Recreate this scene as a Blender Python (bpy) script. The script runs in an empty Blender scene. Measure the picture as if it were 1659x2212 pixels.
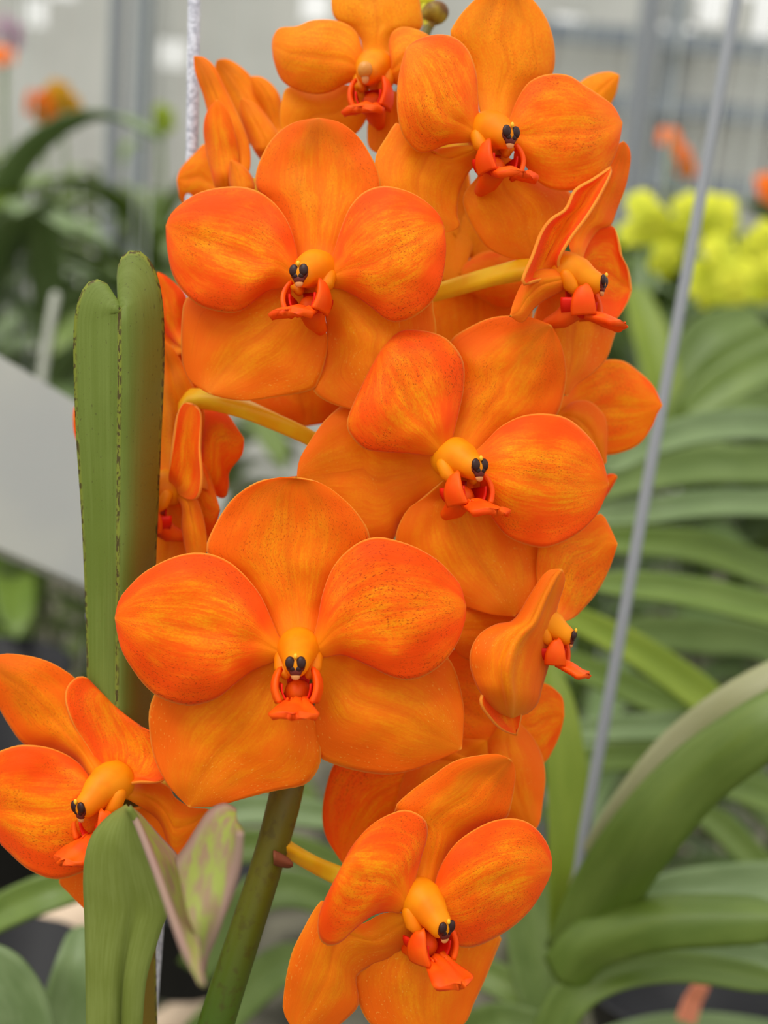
import bpy, bmesh, math, random
from mathutils import Vector, Matrix, noise as mnoise

random.seed(11)
SC = bpy.context.scene
COL = SC.collection

# ---------------------------------------------------------------- camera, world, light
FPX, CXP, CYP = 2500.0, 829.5, 1106.0          # focal length and centre for the 1659x2212 frame
PITCH, ROLL = 12.0, 5.0
CAM_POS = Vector((0.0, 0.0, 1.40))
CAM_ROT = Matrix.Rotation(math.radians(90 - PITCH), 3, 'X') @ Matrix.Rotation(math.radians(ROLL), 3, 'Z')
cam_d = bpy.data.cameras.new('camera')
cam = bpy.data.objects.new('camera', cam_d)
COL.objects.link(cam)
cam.matrix_world = Matrix.Translation(CAM_POS) @ CAM_ROT.to_4x4()
cam_d.sensor_fit = 'VERTICAL'
cam_d.sensor_height = 36.0
cam_d.lens = FPX * 36.0 / 2212.0
cam_d.clip_start = 0.01
cam_d.clip_end = 60
cam_d.dof.use_dof = True
cam_d.dof.focus_distance = 0.252
cam_d.dof.aperture_fstop = 8.2
cam_d.dof.aperture_blades = 0
SC.camera = cam

world = bpy.data.worlds.new('sky')
SC.world = world
world.use_nodes = True
wn = world.node_tree
bg = wn.nodes['Background']
tc = wn.nodes.new('ShaderNodeTexCoord')
sp = wn.nodes.new('ShaderNodeSeparateXYZ')
rp = wn.nodes.new('ShaderNodeValToRGB')
wn.links.new(tc.outputs['Generated'], sp.inputs[0])
wn.links.new(sp.outputs['Z'], rp.inputs[0])
rp.color_ramp.elements[0].position = 0.0
rp.color_ramp.elements[0].color = (0.44, 0.44, 0.38, 1)
rp.color_ramp.elements[1].position = 0.35
rp.color_ramp.elements[1].color = (1.0, 0.99, 0.96, 1)
wn.links.new(rp.outputs[0], bg.inputs['Color'])
bg.inputs['Strength'].default_value = 1.05

sun_d = bpy.data.lights.new('daylight', 'SUN')
sun_d.energy = 1.6
sun_d.angle = math.radians(35)
sun_d.color = (1.0, 0.97, 0.90)
sun = bpy.data.objects.new('daylight', sun_d)
COL.objects.link(sun)
sun.rotation_euler = Vector((0.35, 0.30, -0.9)).to_track_quat('-Z', 'Y').to_euler()
sun.location = (0, 0, 4)

SC.view_settings.view_transform = 'Standard'
SC.view_settings.look = 'None'
SC.view_settings.exposure = 0.32
SC.view_settings.gamma = 1.0
SC.view_settings.use_curve_mapping = False
SC.cycles.use_denoising = True
SC.cycles.max_bounces = 4
SC.cycles.diffuse_bounces = 4
SC.cycles.use_adaptive_sampling = True
SC.cycles.adaptive_threshold = 0.06
SC.cycles.transmission_bounces = 4
SC.cycles.sample_clamp_indirect = 4


def cam2w(x, y, z):
    """camera space (x right, y up, z towards the lens) to the world"""
    return CAM_POS + CAM_ROT @ Vector((x, y, z))


def P(px, py, d):
    return cam2w((px - CXP) / FPX * d, -(py - CYP) / FPX * d, -d)


# ---------------------------------------------------------------- materials
def srgb(r, g, b):
    f = lambda c: (c / 255 / 12.92) if c / 255 <= 0.04045 else ((c / 255 + 0.055) / 1.055) ** 2.4
    return (f(r), f(g), f(b), 1)


class NT:
    def __init__(s, name):
        s.m = bpy.data.materials.new(name)
        s.m.use_nodes = True
        s.t = s.m.node_tree
        s.b = s.t.nodes['Principled BSDF']
        s.out = s.t.nodes['Material Output']

    def n(s, typ, **kw):
        nd = s.t.nodes.new(typ)
        for k, v in kw.items():
            setattr(nd, k, v)
        return nd

    def l(s, a, b):
        s.t.links.new(a, b)

    def val(s, sock, v):
        if hasattr(v, 'node'):
            s.l(v, sock)
        else:
            sock.default_value = v

    def math(s, op, a, b=0.0, clamp=False):
        nd = s.n('ShaderNodeMath', operation=op)
        nd.use_clamp = clamp
        s.val(nd.inputs[0], a)
        s.val(nd.inputs[1], b)
        return nd.outputs[0]

    def smooth(s, x, a, b):
        nd = s.n('ShaderNodeMapRange', interpolation_type='SMOOTHSTEP')
        s.val(nd.inputs[0], x)
        nd.inputs[1].default_value = a
        nd.inputs[2].default_value = b
        return nd.outputs[0]

    def mix(s, f, a, b, mode='MIX'):
        nd = s.n('ShaderNodeMix', data_type='RGBA', blend_type=mode)
        s.val(nd.inputs[0], f)
        s.val(nd.inputs[6], a)
        s.val(nd.inputs[7], b)
        return nd.outputs[2]

    def vec(s, x, y, z=0.0):
        nd = s.n('ShaderNodeCombineXYZ')
        s.val(nd.inputs[0], x)
        s.val(nd.inputs[1], y)
        s.val(nd.inputs[2], z)
        return nd.outputs[0]

    def noise(s, v, scale, detail=3.0, rough=0.5):
        nd = s.n('ShaderNodeTexNoise')
        s.l(v, nd.inputs['Vector'])
        nd.inputs['Scale'].default_value = scale
        nd.inputs['Detail'].default_value = detail
        nd.inputs['Roughness'].default_value = rough
        return nd.outputs[0]

    def uv(s):
        nd = s.n('ShaderNodeUVMap')
        sp = s.n('ShaderNodeSeparateXYZ')
        s.l(nd.outputs[0], sp.inputs[0])
        return sp.outputs[0], sp.outputs[1]

    def objinfo(s):
        return s.n('ShaderNodeObjectInfo')

    def coords(s):
        return s.n('ShaderNodeTexCoord').outputs['Object']

    def bump(s, h, strength=0.2, dist=0.001):
        nd = s.n('ShaderNodeBump')
        nd.inputs['Strength'].default_value = strength
        nd.inputs['Distance'].default_value = dist
        s.l(h, nd.inputs['Height'])
        s.l(nd.outputs[0], s.b.inputs['Normal'])
        return nd.outputs[0]

    def finish(s, col, rough=0.5, trans=0.0, spec=0.3, tcol=None):
        s.val(s.b.inputs['Base Color'], col)
        s.val(s.b.inputs['Roughness'], rough)
        s.b.inputs['Specular IOR Level'].default_value = spec
        if trans > 0:
            tr = s.n('ShaderNodeBsdfTranslucent')
            s.val(tr.inputs[0], tcol if tcol is not None else col)
            mx = s.n('ShaderNodeMixShader')
            mx.inputs[0].default_value = trans
            s.l(s.b.outputs[0], mx.inputs[1])
            s.l(tr.outputs[0], mx.inputs[2])
            s.l(mx.outputs[0], s.out.inputs[0])
        return s.m


def petal_material(name, red, orange, yellow, speck_amt, pale_dots, tip_olive):
    t = NT(name)
    u, v = t.uv()
    oi = t.objinfo()
    sepc = t.n('ShaderNodeSeparateColor')
    t.l(oi.outputs['Color'], sepc.inputs[0])
    yel = sepc.outputs[0]                      # own yellow of newer flowers plus backlight painted on the upper ones
    rnd = t.math('MULTIPLY', oi.outputs['Random'], 37.0)
    c = t.math('ABSOLUTE', t.math('SUBTRACT', t.math('MULTIPLY', v, 2.0), 1.0))
    uvw = t.vec(t.math('MULTIPLY', u, 1.0), v, rnd)
    # broad zones: yellow-orange along the middle, red-orange to the margin
    blot = t.noise(t.vec(t.math('MULTIPLY', u, 1.0), t.math('MULTIPLY', v, 1.3), rnd), 3.2, 4)
    mid = t.math('SUBTRACT', 1.0, t.smooth(c, 0.05, 0.85))
    zone = t.math('ADD', t.math('MULTIPLY', mid, 0.55), t.math('MULTIPLY', t.math('SUBTRACT', blot, 0.45), 1.6))
    zone = t.math('ADD', zone, t.math('MULTIPLY', yel, 0.7), )
    zone = t.smooth(zone, 0.05, 1.0)
    col = t.mix(zone, red, orange)
    streak = t.noise(t.vec(t.math('MULTIPLY', u, 3.0), t.math('MULTIPLY', v, 26.0), rnd), 1.6, 5, 0.6)
    patch = t.noise(t.vec(t.math('MULTIPLY', u, 1.0), t.math('MULTIPLY', v, 1.6), rnd), 7.0, 5, 0.65)
    fade = t.math('MULTIPLY', t.smooth(u, 0.12, 0.35), t.math('SUBTRACT', 1.0, t.smooth(u, 0.62, 0.92)))
    sm_ = t.math('ADD', t.math('MULTIPLY', streak, 0.45), t.math('MULTIPLY', patch, 0.55))
    yz = t.math('MULTIPLY', t.smooth(sm_, 0.42, 0.60), t.math('MULTIPLY', zone, t.math('ADD', 0.25, t.math('MULTIPLY', fade, 0.85))), clamp=True)
    col = t.mix(yz, col, yellow)
    lite = t.math('MULTIPLY', t.math('MULTIPLY', yel, yel), t.math('ADD', 0.35, t.math('MULTIPLY', blot, 0.9)), clamp=True)
    col = t.mix(t.math('MULTIPLY', lite, 0.9), col, srgb(255, 178, 24))
    # fine grain and dark speckle
    grain = t.noise(t.vec(t.math('MULTIPLY', u, 1.0), t.math('MULTIPLY', v, 1.0), rnd), 75, 2, 0.6)
    col = t.mix(t.math('MULTIPLY', t.smooth(grain, 0.42, 0.62), 0.36), col, red)
    speck = t.noise(t.vec(t.math('MULTIPLY', u, 0.85), t.math('MULTIPLY', v, 1.0), rnd), 105, 2.5, 0.6)
    where = t.math('MULTIPLY', t.smooth(t.noise(uvw, 3.0, 2), 0.36, 0.62),
                   t.math('MULTIPLY', t.smooth(u, 0.15, 0.35), t.math('SUBTRACT', 1.0, t.smooth(u, 0.8, 0.97))))
    dark = t.math('MULTIPLY', t.smooth(speck, 0.54, 0.70), t.math('MULTIPLY', where, speck_amt))
    col = t.mix(dark, col, srgb(176, 62, 6))
    # lengthwise veins and midrib
    vein = t.noise(t.vec(t.math('MULTIPLY', u, 2.2), t.math('MULTIPLY', v, 60.0), rnd), 1.0, 2)
    col = t.mix(t.math('MULTIPLY', t.smooth(vein, 0.60, 0.78), 0.22), col, srgb(214, 72, 6))
    rib = t.math('MULTIPLY', t.math('SUBTRACT', 1.0, t.smooth(c, 0.0, 0.10)),
                 t.math('MULTIPLY', t.smooth(u, 0.15, 0.4), t.math('SUBTRACT', 1.0, t.smooth(u, 0.6, 1.0))))
    col = t.mix(t.math('MULTIPLY', rib, 0.22), col, srgb(215, 78, 6))
    if tip_olive > 0:
        ol = t.math('MULTIPLY', t.smooth(t.math('ADD', u, t.math('MULTIPLY', t.math('SUBTRACT', blot, 0.5), 0.9)), 0.55, 1.0), tip_olive)
        ol = t.math('MULTIPLY', ol, t.math('SUBTRACT', 1.0, t.smooth(c, 0.3, 0.9)))
        col = t.mix(ol, col, srgb(190, 92, 8))
    if pale_dots > 0:
        pd = t.noise(t.vec(t.math('MULTIPLY', u, 1.0), t.math('MULTIPLY', v, 1.1), rnd), 60, 1, 0.4)
        pdw = t.math('MULTIPLY', t.smooth(pd, 0.66, 0.74), t.math('MULTIPLY', t.smooth(t.noise(uvw, 2.5, 1), 0.4, 0.6), pale_dots))
        col = t.mix(pdw, col, srgb(255, 190, 70))
    # yellow throat at the base; thin paler margin with lit-edge highlight painted in
    base = t.math('SUBTRACT', 1.0, t.smooth(t.math('ADD', u, t.math('MULTIPLY', c, 0.03)), 0.02, 0.24))
    col = t.mix(t.math('MULTIPLY', base, 0.85), col, srgb(255, 158, 8))
    marg = t.math('MAXIMUM', t.smooth(c, 0.965, 1.0), t.smooth(u, 0.975, 1.0))
    col = t.mix(t.math('MULTIPLY', marg, 0.75), col, srgb(255, 176, 60))
    h = t.math('ADD', t.math('MULTIPLY', streak, 0.6), t.math('MULTIPLY', grain, 0.25))
    t.bump(h, 0.22, 0.0006)
    tc_ = t.mix(0.35, col, srgb(255, 150, 0))
    m = t.finish(col, 0.6, 0.34, 0.14, tc_)
    t.b.inputs['Sheen Weight'].default_value = 0.05
    return m


M = {}
M['petal'] = petal_material('petal_orange', srgb(255, 84, 2), srgb(255, 126, 2), srgb(255, 166, 6), 0.9, 0.0, 0.0)
M['dorsal'] = petal_material('dorsal_sepal_orange', srgb(252, 106, 3), srgb(253, 134, 3), srgb(255, 158, 6), 0.75, 0.0, 0.55)
M['sepal'] = petal_material('lateral_sepal_amber', srgb(248, 112, 6), srgb(250, 138, 6), srgb(254, 158, 10), 0.0, 0.55, 0.25)


def plain(name, col, rough=0.5, trans=0.0, spec=0.3, var=0.0, scale=300, col2=None, tcol=None):
    t = NT(name)
    c = col
    if col2 is not None:
        nz = t.noise(t.coords(), scale, 3)
        c = t.mix(t.smooth(nz, 0.35, 0.65), col, col2)
    return t.finish(c, rough, trans, spec, tcol)


M['lip'] = plain('lip_red_orange', srgb(255, 82, 4), 0.48, 0.25, 0.2, col2=srgb(255, 100, 8), scale=220)
M['throat'] = plain('throat_scarlet', srgb(228, 30, 2), 0.5, 0.1, 0.2)
M['column'] = plain('column_yellow_orange', srgb(255, 138, 3), 0.5, 0.3, 0.2, col2=srgb(255, 156, 6), scale=160)
M['pollinia'] = plain('anther_dark_brown', srgb(44, 10, 6), 0.45, 0, 0.35)
M['beak'] = plain('anther_pale_tip', srgb(226, 150, 86), 0.35, 0.2, 0.4)
M['anther_red'] = plain('anther_red_brown', srgb(96, 24, 12), 0.5, 0, 0.3)
M['crest'] = plain('anther_yellow_crest', srgb(240, 180, 40), 0.5)
M['capclosed'] = plain('anther_unopened_peach', srgb(226, 150, 60), 0.4, 0.2, 0.4)
M['pedicel'] = plain('pedicel_yellow', srgb(255, 214, 40), 0.4, 0.3, 0.35, col2=srgb(255, 190, 22), scale=120)
M['bract'] = plain('bract_brown', srgb(120, 62, 34), 0.7)


def green_material(name, a, b, rough=0.4, trans=0.12, spec=0.4, spots=0.0, dark=None, tint=None, scale=1.0):
    """strap leaf: u along the blade, v across it"""
    t = NT(name)
    u, v = t.uv()
    oi = t.objinfo()
    rnd = t.math('MULTIPLY', oi.outputs['Random'], 23.0)
    st = t.noise(t.vec(t.math('MULTIPLY', u, 4.0), t.math('MULTIPLY', v, 22.0), rnd), 1.3 * scale, 4, 0.6)
    big = t.noise(t.vec(t.math('MULTIPLY', u, 3.0), t.math('MULTIPLY', v, 1.5), rnd), 1.6, 3)
    col = t.mix(t.smooth(t.math('ADD', t.math('MULTIPLY', st, 0.5), t.math('MULTIPLY', big, 0.5)), 0.36, 0.64), a, b)
    if tint is not None:                      # tint: (colour, v range) painting the flowers' orange reflection on one half
        col = t.mix(t.math('MULTIPLY', t.smooth(v, 0.52, 0.80), t.math('MULTIPLY', tint[1], t.math('SUBTRACT', 1.0, t.smooth(u, 0.65, 1.0)))), col, tint[0])
    if spots > 0:
        c = t.math('ABSOLUTE', t.math('SUBTRACT', t.math('MULTIPLY', v, 2.0), 1.0))
        rim = t.math('MAXIMUM', t.smooth(c, 0.90, 0.97), t.smooth(u, 0.975, 0.99))
        ribz = t.math('SUBTRACT', 1.0, t.smooth(t.math('ABSOLUTE', t.math('SUBTRACT', v, 0.5)), 0.012, 0.04))
        sp_ = t.noise(t.vec(t.math('MULTIPLY', u, 8.0), t.math('MULTIPLY', v, 2.2), rnd), 17, 2)
        col = t.mix(t.math('MULTIPLY', t.math('MAXIMUM', rim, ribz), 0.45), col, srgb(150, 150, 40))
        w = t.math('MULTIPLY', t.math('MAXIMUM', rim, ribz), t.smooth(sp_, 0.49, 0.56))
        sp2 = t.noise(t.vec(t.math('MULTIPLY', u, 8.0), t.math('MULTIPLY', v, 2.0), rnd), 22, 1)
        w2 = t.math('MULTIPLY', t.smooth(sp2, 0.70, 0.75), t.math('MULTIPLY', t.smooth(u, 0.35, 0.8), 0.6))
        col = t.mix(t.math('MULTIPLY', t.math('MAXIMUM', w, w2), spots), col, srgb(62, 26, 20))
    gr = t.noise(t.vec(t.math('MULTIPLY', u, 3.0), v, rnd), 120, 3, 0.7)
    col = t.mix(t.math('MULTIPLY', t.smooth(gr, 0.35, 0.65), 0.22), col, b)
    t.bump(gr, 0.15, 0.0003)
    return t.finish(col, rough, trans, spec, srgb(130, 150, 10))


M['leaf_front'] = green_material('upright_leaf_green', srgb(98, 114, 36), srgb(112, 128, 54), 0.55, 0.1, 0.3, spots=0.9,
                                 tint=(srgb(122, 90, 14), 0.95))
M['leaf_notch'] = green_material('notched_leaf_green', srgb(110, 122, 50), srgb(124, 136, 66), 0.6, 0.12, 0.2)
M['leaf_mid'] = green_material('strap_leaf_green', srgb(84, 108, 30), srgb(104, 126, 48), 0.42, 0.15, 0.5)
M['leaf_bright'] = green_material('strap_leaf_light_green', srgb(104, 126, 20), srgb(124, 142, 40), 0.45, 0.2, 0.4)
M['leaf_grey'] = green_material('strap_leaf_grey_green', srgb(88, 110, 60), srgb(110, 130, 82), 0.45, 0.1, 0.5)
M['leaf_dark'] = green_material('strap_leaf_dark_green', srgb(80, 102, 38), srgb(100, 120, 58), 0.5, 0.12, 0.4)


M['leaf_far'] = green_material('strap_leaf_soft_green', srgb(104, 126, 56), srgb(124, 142, 78), 0.5, 0.25, 0.4)
M['leaf_sheen'] = green_material('strap_leaf_painted_sheen', srgb(142, 144, 100), srgb(156, 156, 118), 0.5, 0.1, 0.4)  # pale colour painting the sheen along the big leaf's upper band


def inner_leaf():
    t = NT('notched_leaf_inner_face')
    u, v = t.uv()
    n1 = t.noise(t.vec(u, v), 5, 4)
    col = t.mix(t.smooth(n1, 0.38, 0.62), srgb(138, 148, 66), srgb(140, 116, 88))
    e = t.smooth(t.math('ABSOLUTE', t.math('SUBTRACT', t.math('MULTIPLY', v, 2.0), 1.0)), 0.60, 0.92)
    col = t.mix(t.math('MULTIPLY', e, 0.9), col, srgb(152, 122, 112))
    return t.finish(col, 0.6, 0.12, 0.25)


M['leaf_inner'] = inner_leaf()
M['edge_pink'] = plain('leaf_margin_pinkish', srgb(160, 120, 116), 0.6)


def stem_mat():
    t = NT('flower_stem_olive')
    u, v = t.uv()
    nz = t.noise(t.coords(), 400, 4)
    col = t.mix(t.smooth(u, 0.03, 0.28), srgb(66, 98, 12), srgb(98, 88, 10))
    col = t.mix(t.math('MULTIPLY', t.smooth(nz, 0.5, 0.7), 0.5), col, srgb(70, 54, 10))
    return t.finish(col, 0.5, 0.05, 0.35)


M['stem'] = stem_mat()
M['wire'] = plain('galvanised_wire', srgb(205, 206, 216), 0.45, 0, 0.5, col2=srgb(160, 160, 172), scale=900)
M['wire_grey'] = plain('grey_support_wire', srgb(136, 140, 146), 0.45, 0, 0.5)
M['wire_pale'] = plain('pale_far_wire', srgb(190, 194, 190), 0.5)
M['white'] = plain('white_painted_rail', srgb(196, 199, 198), 0.45, 0, 0.4, col2=srgb(206, 208, 202), scale=12)
M['floor'] = plain('damp_gravel_floor', srgb(60, 58, 50), 0.9, 0, 0.1, col2=srgb(120, 116, 100), scale=9)
M['wall'] = plain('greenhouse_wall_panel', srgb(196, 196, 190), 0.6, 0.15, 0.2, col2=srgb(208, 208, 202), scale=2.0)
M['frame'] = plain('greenhouse_frame_grey', srgb(122, 130, 138), 0.5, 0, 0.4)
M['post'] = plain('grey_steel_post', srgb(132, 136, 142), 0.5, 0, 0.4)
M['roof'] = plain('roof_shade_cloth', srgb(200, 200, 196), 0.8, 0.5, 0.1)
M['root'] = plain('aerial_root_grey', srgb(92, 96, 70), 0.7, 0, 0.2, col2=srgb(112, 114, 88), scale=60)
M['root_pale'] = plain('root_pale_grey', srgb(170, 172, 160), 0.7)
M['pipe'] = plain('beige_plastic_pipe', srgb(214, 190, 164), 0.5)
M['pot'] = plain('black_plastic_basket', srgb(26, 26, 30), 0.5)
M['tagpink'] = plain('salmon_plastic_tag', srgb(226, 140, 108), 0.5, 0.2)
M['fly'] = plain('fly_black', srgb(20, 18, 20), 0.4)
M['wing'] = plain('fly_wing_grey', srgb(110, 110, 110), 0.3, 0.4)
M['yellow'] = plain('lime_yellow_petals', srgb(246, 246, 84), 0.5, 0.4, 0.2, col2=srgb(226, 232, 70), scale=40)
M['farorange'] = plain('far_orange_petals', srgb(250, 128, 26), 0.5, 0.3, 0.2)
M['faramber'] = plain('far_amber_petals', srgb(206, 152, 14), 0.5, 0.3, 0.2)
M['farlime'] = plain('far_lime_petals', srgb(160, 180, 50), 0.5, 0.3, 0.2)
M['farmauve'] = plain('far_mauve_petals', srgb(190, 150, 176), 0.5, 0.3, 0.2)
M['budgreen'] = plain('bud_olive_yellow', srgb(190, 170, 50), 0.5, 0.15, 0.3, col2=srgb(110, 70, 24), scale=160)
M['speck'] = plain('dark_speck', srgb(50, 14, 6), 0.6)


# ---------------------------------------------------------------- object helpers
def link(name, me, mats, parent=None, smooth=True):
    if not isinstance(mats, (list, tuple)):
        mats = [mats]
    for m in mats:
        me.materials.append(m)
    if smooth:
        for p in me.polygons:
            p.use_smooth = True
    o = bpy.data.objects.new(name, me)
    COL.objects.link(o)
    if parent is not None:
        o.parent = parent
        o.matrix_parent_inverse = WM[parent.name].inverted() if parent.name in WM else Matrix()
    return o


WM = {}


def tag(o, label, cat, group=None, kind=None):
    if label:
        o['label'] = label
    if cat:
        o['category'] = cat
    if group:
        o['group'] = group
    if kind:
        o['kind'] = kind
    return o


def empty(name, loc, parent=None):
    o = bpy.data.objects.new(name, None)
    COL.objects.link(o)
    o.empty_display_size = 0.01
    W = Matrix.Translation(loc)
    if parent is not None:
        o.parent = parent
        o.matrix_parent_inverse = WM[parent.name].inverted()
    o.matrix_basis = W
    WM[o.name] = W
    return o


class Geo:
    """collects vertices, faces, uvs and material slots for ONE mesh object"""
    def __init__(s):
        s.v, s.f, s.uv, s.mi = [], [], [], []

    def grid(s, rows, mi=0, close_v=False, thick=0.0, uvr=None):
        nu, nv = len(rows), len(rows[0])
        if thick > 0:
            nrm = []
            for i in range(nu):
                rr = []
                for j in range(nv):
                    a = rows[min(i + 1, nu - 1)][j] - rows[max(i - 1, 0)][j]
                    b = rows[i][min(j + 1, nv - 1)] - rows[i][max(j - 1, 0)]
                    n = a.cross(b)
                    rr.append(n.normalized() if n.length > 1e-12 else Vector((0, 0, 0)))
                nrm.append(rr)
            for i in (0, nu - 1):
                k = 1 if i == 0 else nu - 2
                for j in range(nv):
                    if nrm[i][j].length < .5:
                        nrm[i][j] = nrm[k][j]
            front = [[rows[i][j] + nrm[i][j] * (thick / 2) for j in range(nv)] for i in range(nu)]
            back = [[rows[i][j] - nrm[i][j] * (thick / 2) for j in range(nv)] for i in range(nu)]
            a0 = s._raw(front, mi)
            b0 = s._raw(back, mi, flip=True)
            ring = [(0, j) for j in range(nv)] + [(i, nv - 1) for i in range(1, nu)] + \
                   [(nu - 1, j) for j in range(nv - 2, -1, -1)] + [(i, 0) for i in range(nu - 2, 0, -1)]
            L = len(ring)
            for k in range(L):
                (i1, j1), (i2, j2) = ring[k], ring[(k + 1) % L]
                s.f.append((a0 + i1 * nv + j1, b0 + i1 * nv + j1, b0 + i2 * nv + j2, a0 + i2 * nv + j2))
                u1, v1, u2, v2 = i1 / (nu - 1), j1 / (nv - 1), i2 / (nu - 1), j2 / (nv - 1)
                s.uv.append([(u1, v1), (u1, v1), (u2, v2), (u2, v2)])
                s.mi.append(mi)
        else:
            s._raw(rows, mi, close_v=close_v)

    def _raw(s, rows, mi, flip=False, close_v=False):
        nu, nv = len(rows), len(rows[0])
        o = len(s.v)
        for r in rows:
            s.v.extend(r)
        for i in range(nu - 1):
            for j in range(nv if close_v else nv - 1):
                j2 = (j + 1) % nv
                q = [o + i * nv + j, o + (i + 1) * nv + j, o + (i + 1) * nv + j2, o + i * nv + j2]
                uq = [(i / (nu - 1), j / (nv - 1 + close_v)), ((i + 1) / (nu - 1), j / (nv - 1 + close_v)),
                      ((i + 1) / (nu - 1), (j + 1) / (nv - 1 + close_v)), (i / (nu - 1), (j + 1) / (nv - 1 + close_v))]
                if flip:
                    q.reverse()
                    uq.reverse()
                s.f.append(tuple(q))
                s.uv.append(uq)
                s.mi.append(mi)
        return o

    def tube(s, pts, rad, n=12, mi=0, caps=True, squash=1.0, up=None):
        """closed tube with rounded ends along pts"""
        pts = [Vector(p) for p in pts]
        P_, R_ = list(pts), list(rad)
        if caps:
            for end in (0, 1):
                a, b = (P_[0], P_[1]) if end == 0 else (P_[-1], P_[-2])
                d = (a - b).normalized()
                r = R_[0] if end == 0 else R_[-1]
                ext = [(a + d * r * math.sin(t), max(r * math.cos(t), r * 0.02)) for t in (0.5, 1.0, 1.35, 1.55)]
                if end == 0:
                    P_ = [e[0] for e in reversed(ext)] + P_
                    R_ = [e[1] for e in reversed(ext)] + R_
                else:
                    P_ += [e[0] for e in ext]
                    R_ += [e[1] for e in ext]
        ref = Vector(up) if up is not None else Vector((0.13, 0.21, 0.97))
        rows = []
        prev = None
        for i, p in enumerate(P_):
            d = (P_[min(i + 1, len(P_) - 1)] - P_[max(i - 1, 0)]).normalized()
            if prev is None:
                x = d.cross(ref)
                if x.length < 1e-3:
                    x = d.cross(Vector((1, 0, 0)))
            else:
                x = prev - d * prev.dot(d)
            x.normalize()
            prev = x
            y = d.cross(x)
            rows.append([p + (x * math.cos(2 * math.pi * k / n) + y * squash * math.sin(2 * math.pi * k / n)) * R_[i] for k in range(n)])
        s._raw(rows, mi, close_v=True, flip=True)

    def ball(s, c, ax, mi=0, nu=8, nv=12):
        """ellipsoid with three axis vectors"""
        c = Vector(c)
        rows = []
        for i in range(nu + 1):
            t = math.pi * i / nu
            rows.append([c + ax[2] * math.cos(t) + (ax[0] * math.cos(2 * math.pi * j / nv) + ax[1] * math.sin(2 * math.pi * j / nv)) * max(math.sin(t), .01)
                         for j in range(nv)])
        s._raw(rows, mi, close_v=True)

    def box(s, a, b, mi=0):
        x0, y0, z0 = a
        x1, y1, z1 = b
        o = len(s.v)
        s.v.extend([Vector(p) for p in ((x0, y0, z0), (x1, y0, z0), (x1, y1, z0), (x0, y1, z0), (x0, y0, z1), (x1, y0, z1), (x1, y1, z1), (x0, y1, z1))])
        for f in ((0, 3, 2, 1), (4, 5, 6, 7), (0, 1, 5, 4), (1, 2, 6, 5), (2, 3, 7, 6), (3, 0, 4, 7)):
            s.f.append(tuple(o + k for k in f))
            s.uv.append([(0, 0), (1, 0), (1, 1), (0, 1)])
            s.mi.append(mi)

    def build(s, name, mats, parent=None, smooth=True, color=None, recalc=True):
        me = bpy.data.meshes.new(name)
        me.from_pydata([tuple(v) for v in s.v], [], s.f)
        uvl = me.uv_layers.new(name='UVMap')
        k = 0
        for f in s.uv:
            for c in f:
                uvl.data[k].uv = c
                k += 1
        for p, m in zip(me.polygons, s.mi):
            p.material_index = m
        me.validate()
        if recalc:
            bm = bmesh.new()
            bm.from_mesh(me)
            bmesh.ops.remove_doubles(bm, verts=bm.verts, dist=1e-6)
            bmesh.ops.recalc_face_normals(bm, faces=bm.faces)
            bm.to_mesh(me)
            bm.free()
        me.update()
        o = link(name, me, mats, parent, smooth)
        if color is not None:
            o.color = (color, color, color, 1)
        return o


def spline(pts, n):
    """Catmull-Rom through pts, resampled to n points by arc length (any dimension)"""
    p = [tuple(map(float, q)) for q in pts]
    dim = len(p[0])
    if len(p) == 2:
        return [tuple(p[0][k] + (p[1][k] - p[0][k]) * i / (n - 1) for k in range(dim)) for i in range(n)]
    ext = [tuple(2 * p[0][k] - p[1][k] for k in range(dim))] + p + [tuple(2 * p[-1][k] - p[-2][k] for k in range(dim))]
    out = []
    for i in range(1, len(ext) - 2):
        a, b, c, d = ext[i - 1], ext[i], ext[i + 1], ext[i + 2]
        for s in range(12):
            t = s / 12
            out.append(tuple(0.5 * (2 * b[k] + (c[k] - a[k]) * t + (2 * a[k] - 5 * b[k] + 4 * c[k] - d[k]) * t * t
                                    + (3 * b[k] - a[k] - 3 * c[k] + d[k]) * t ** 3) for k in range(dim)))
    out.append(p[-1])
    L = [0.0]
    for a, b in zip(out, out[1:]):
        L.append(L[-1] + math.dist(a[:2], b[:2]) if dim < 3 or True else 0)
    res = []
    j = 0
    for i in range(n):
        s = L[-1] * i / (n - 1)
        while j < len(L) - 2 and L[j + 1] < s:
            j += 1
        seg = L[j + 1] - L[j]
        t = 0 if seg < 1e-9 else (s - L[j]) / seg
        res.append(tuple(out[j][k] + (out[j + 1][k] - out[j][k]) * t for k in range(dim)))
    return res


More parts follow.
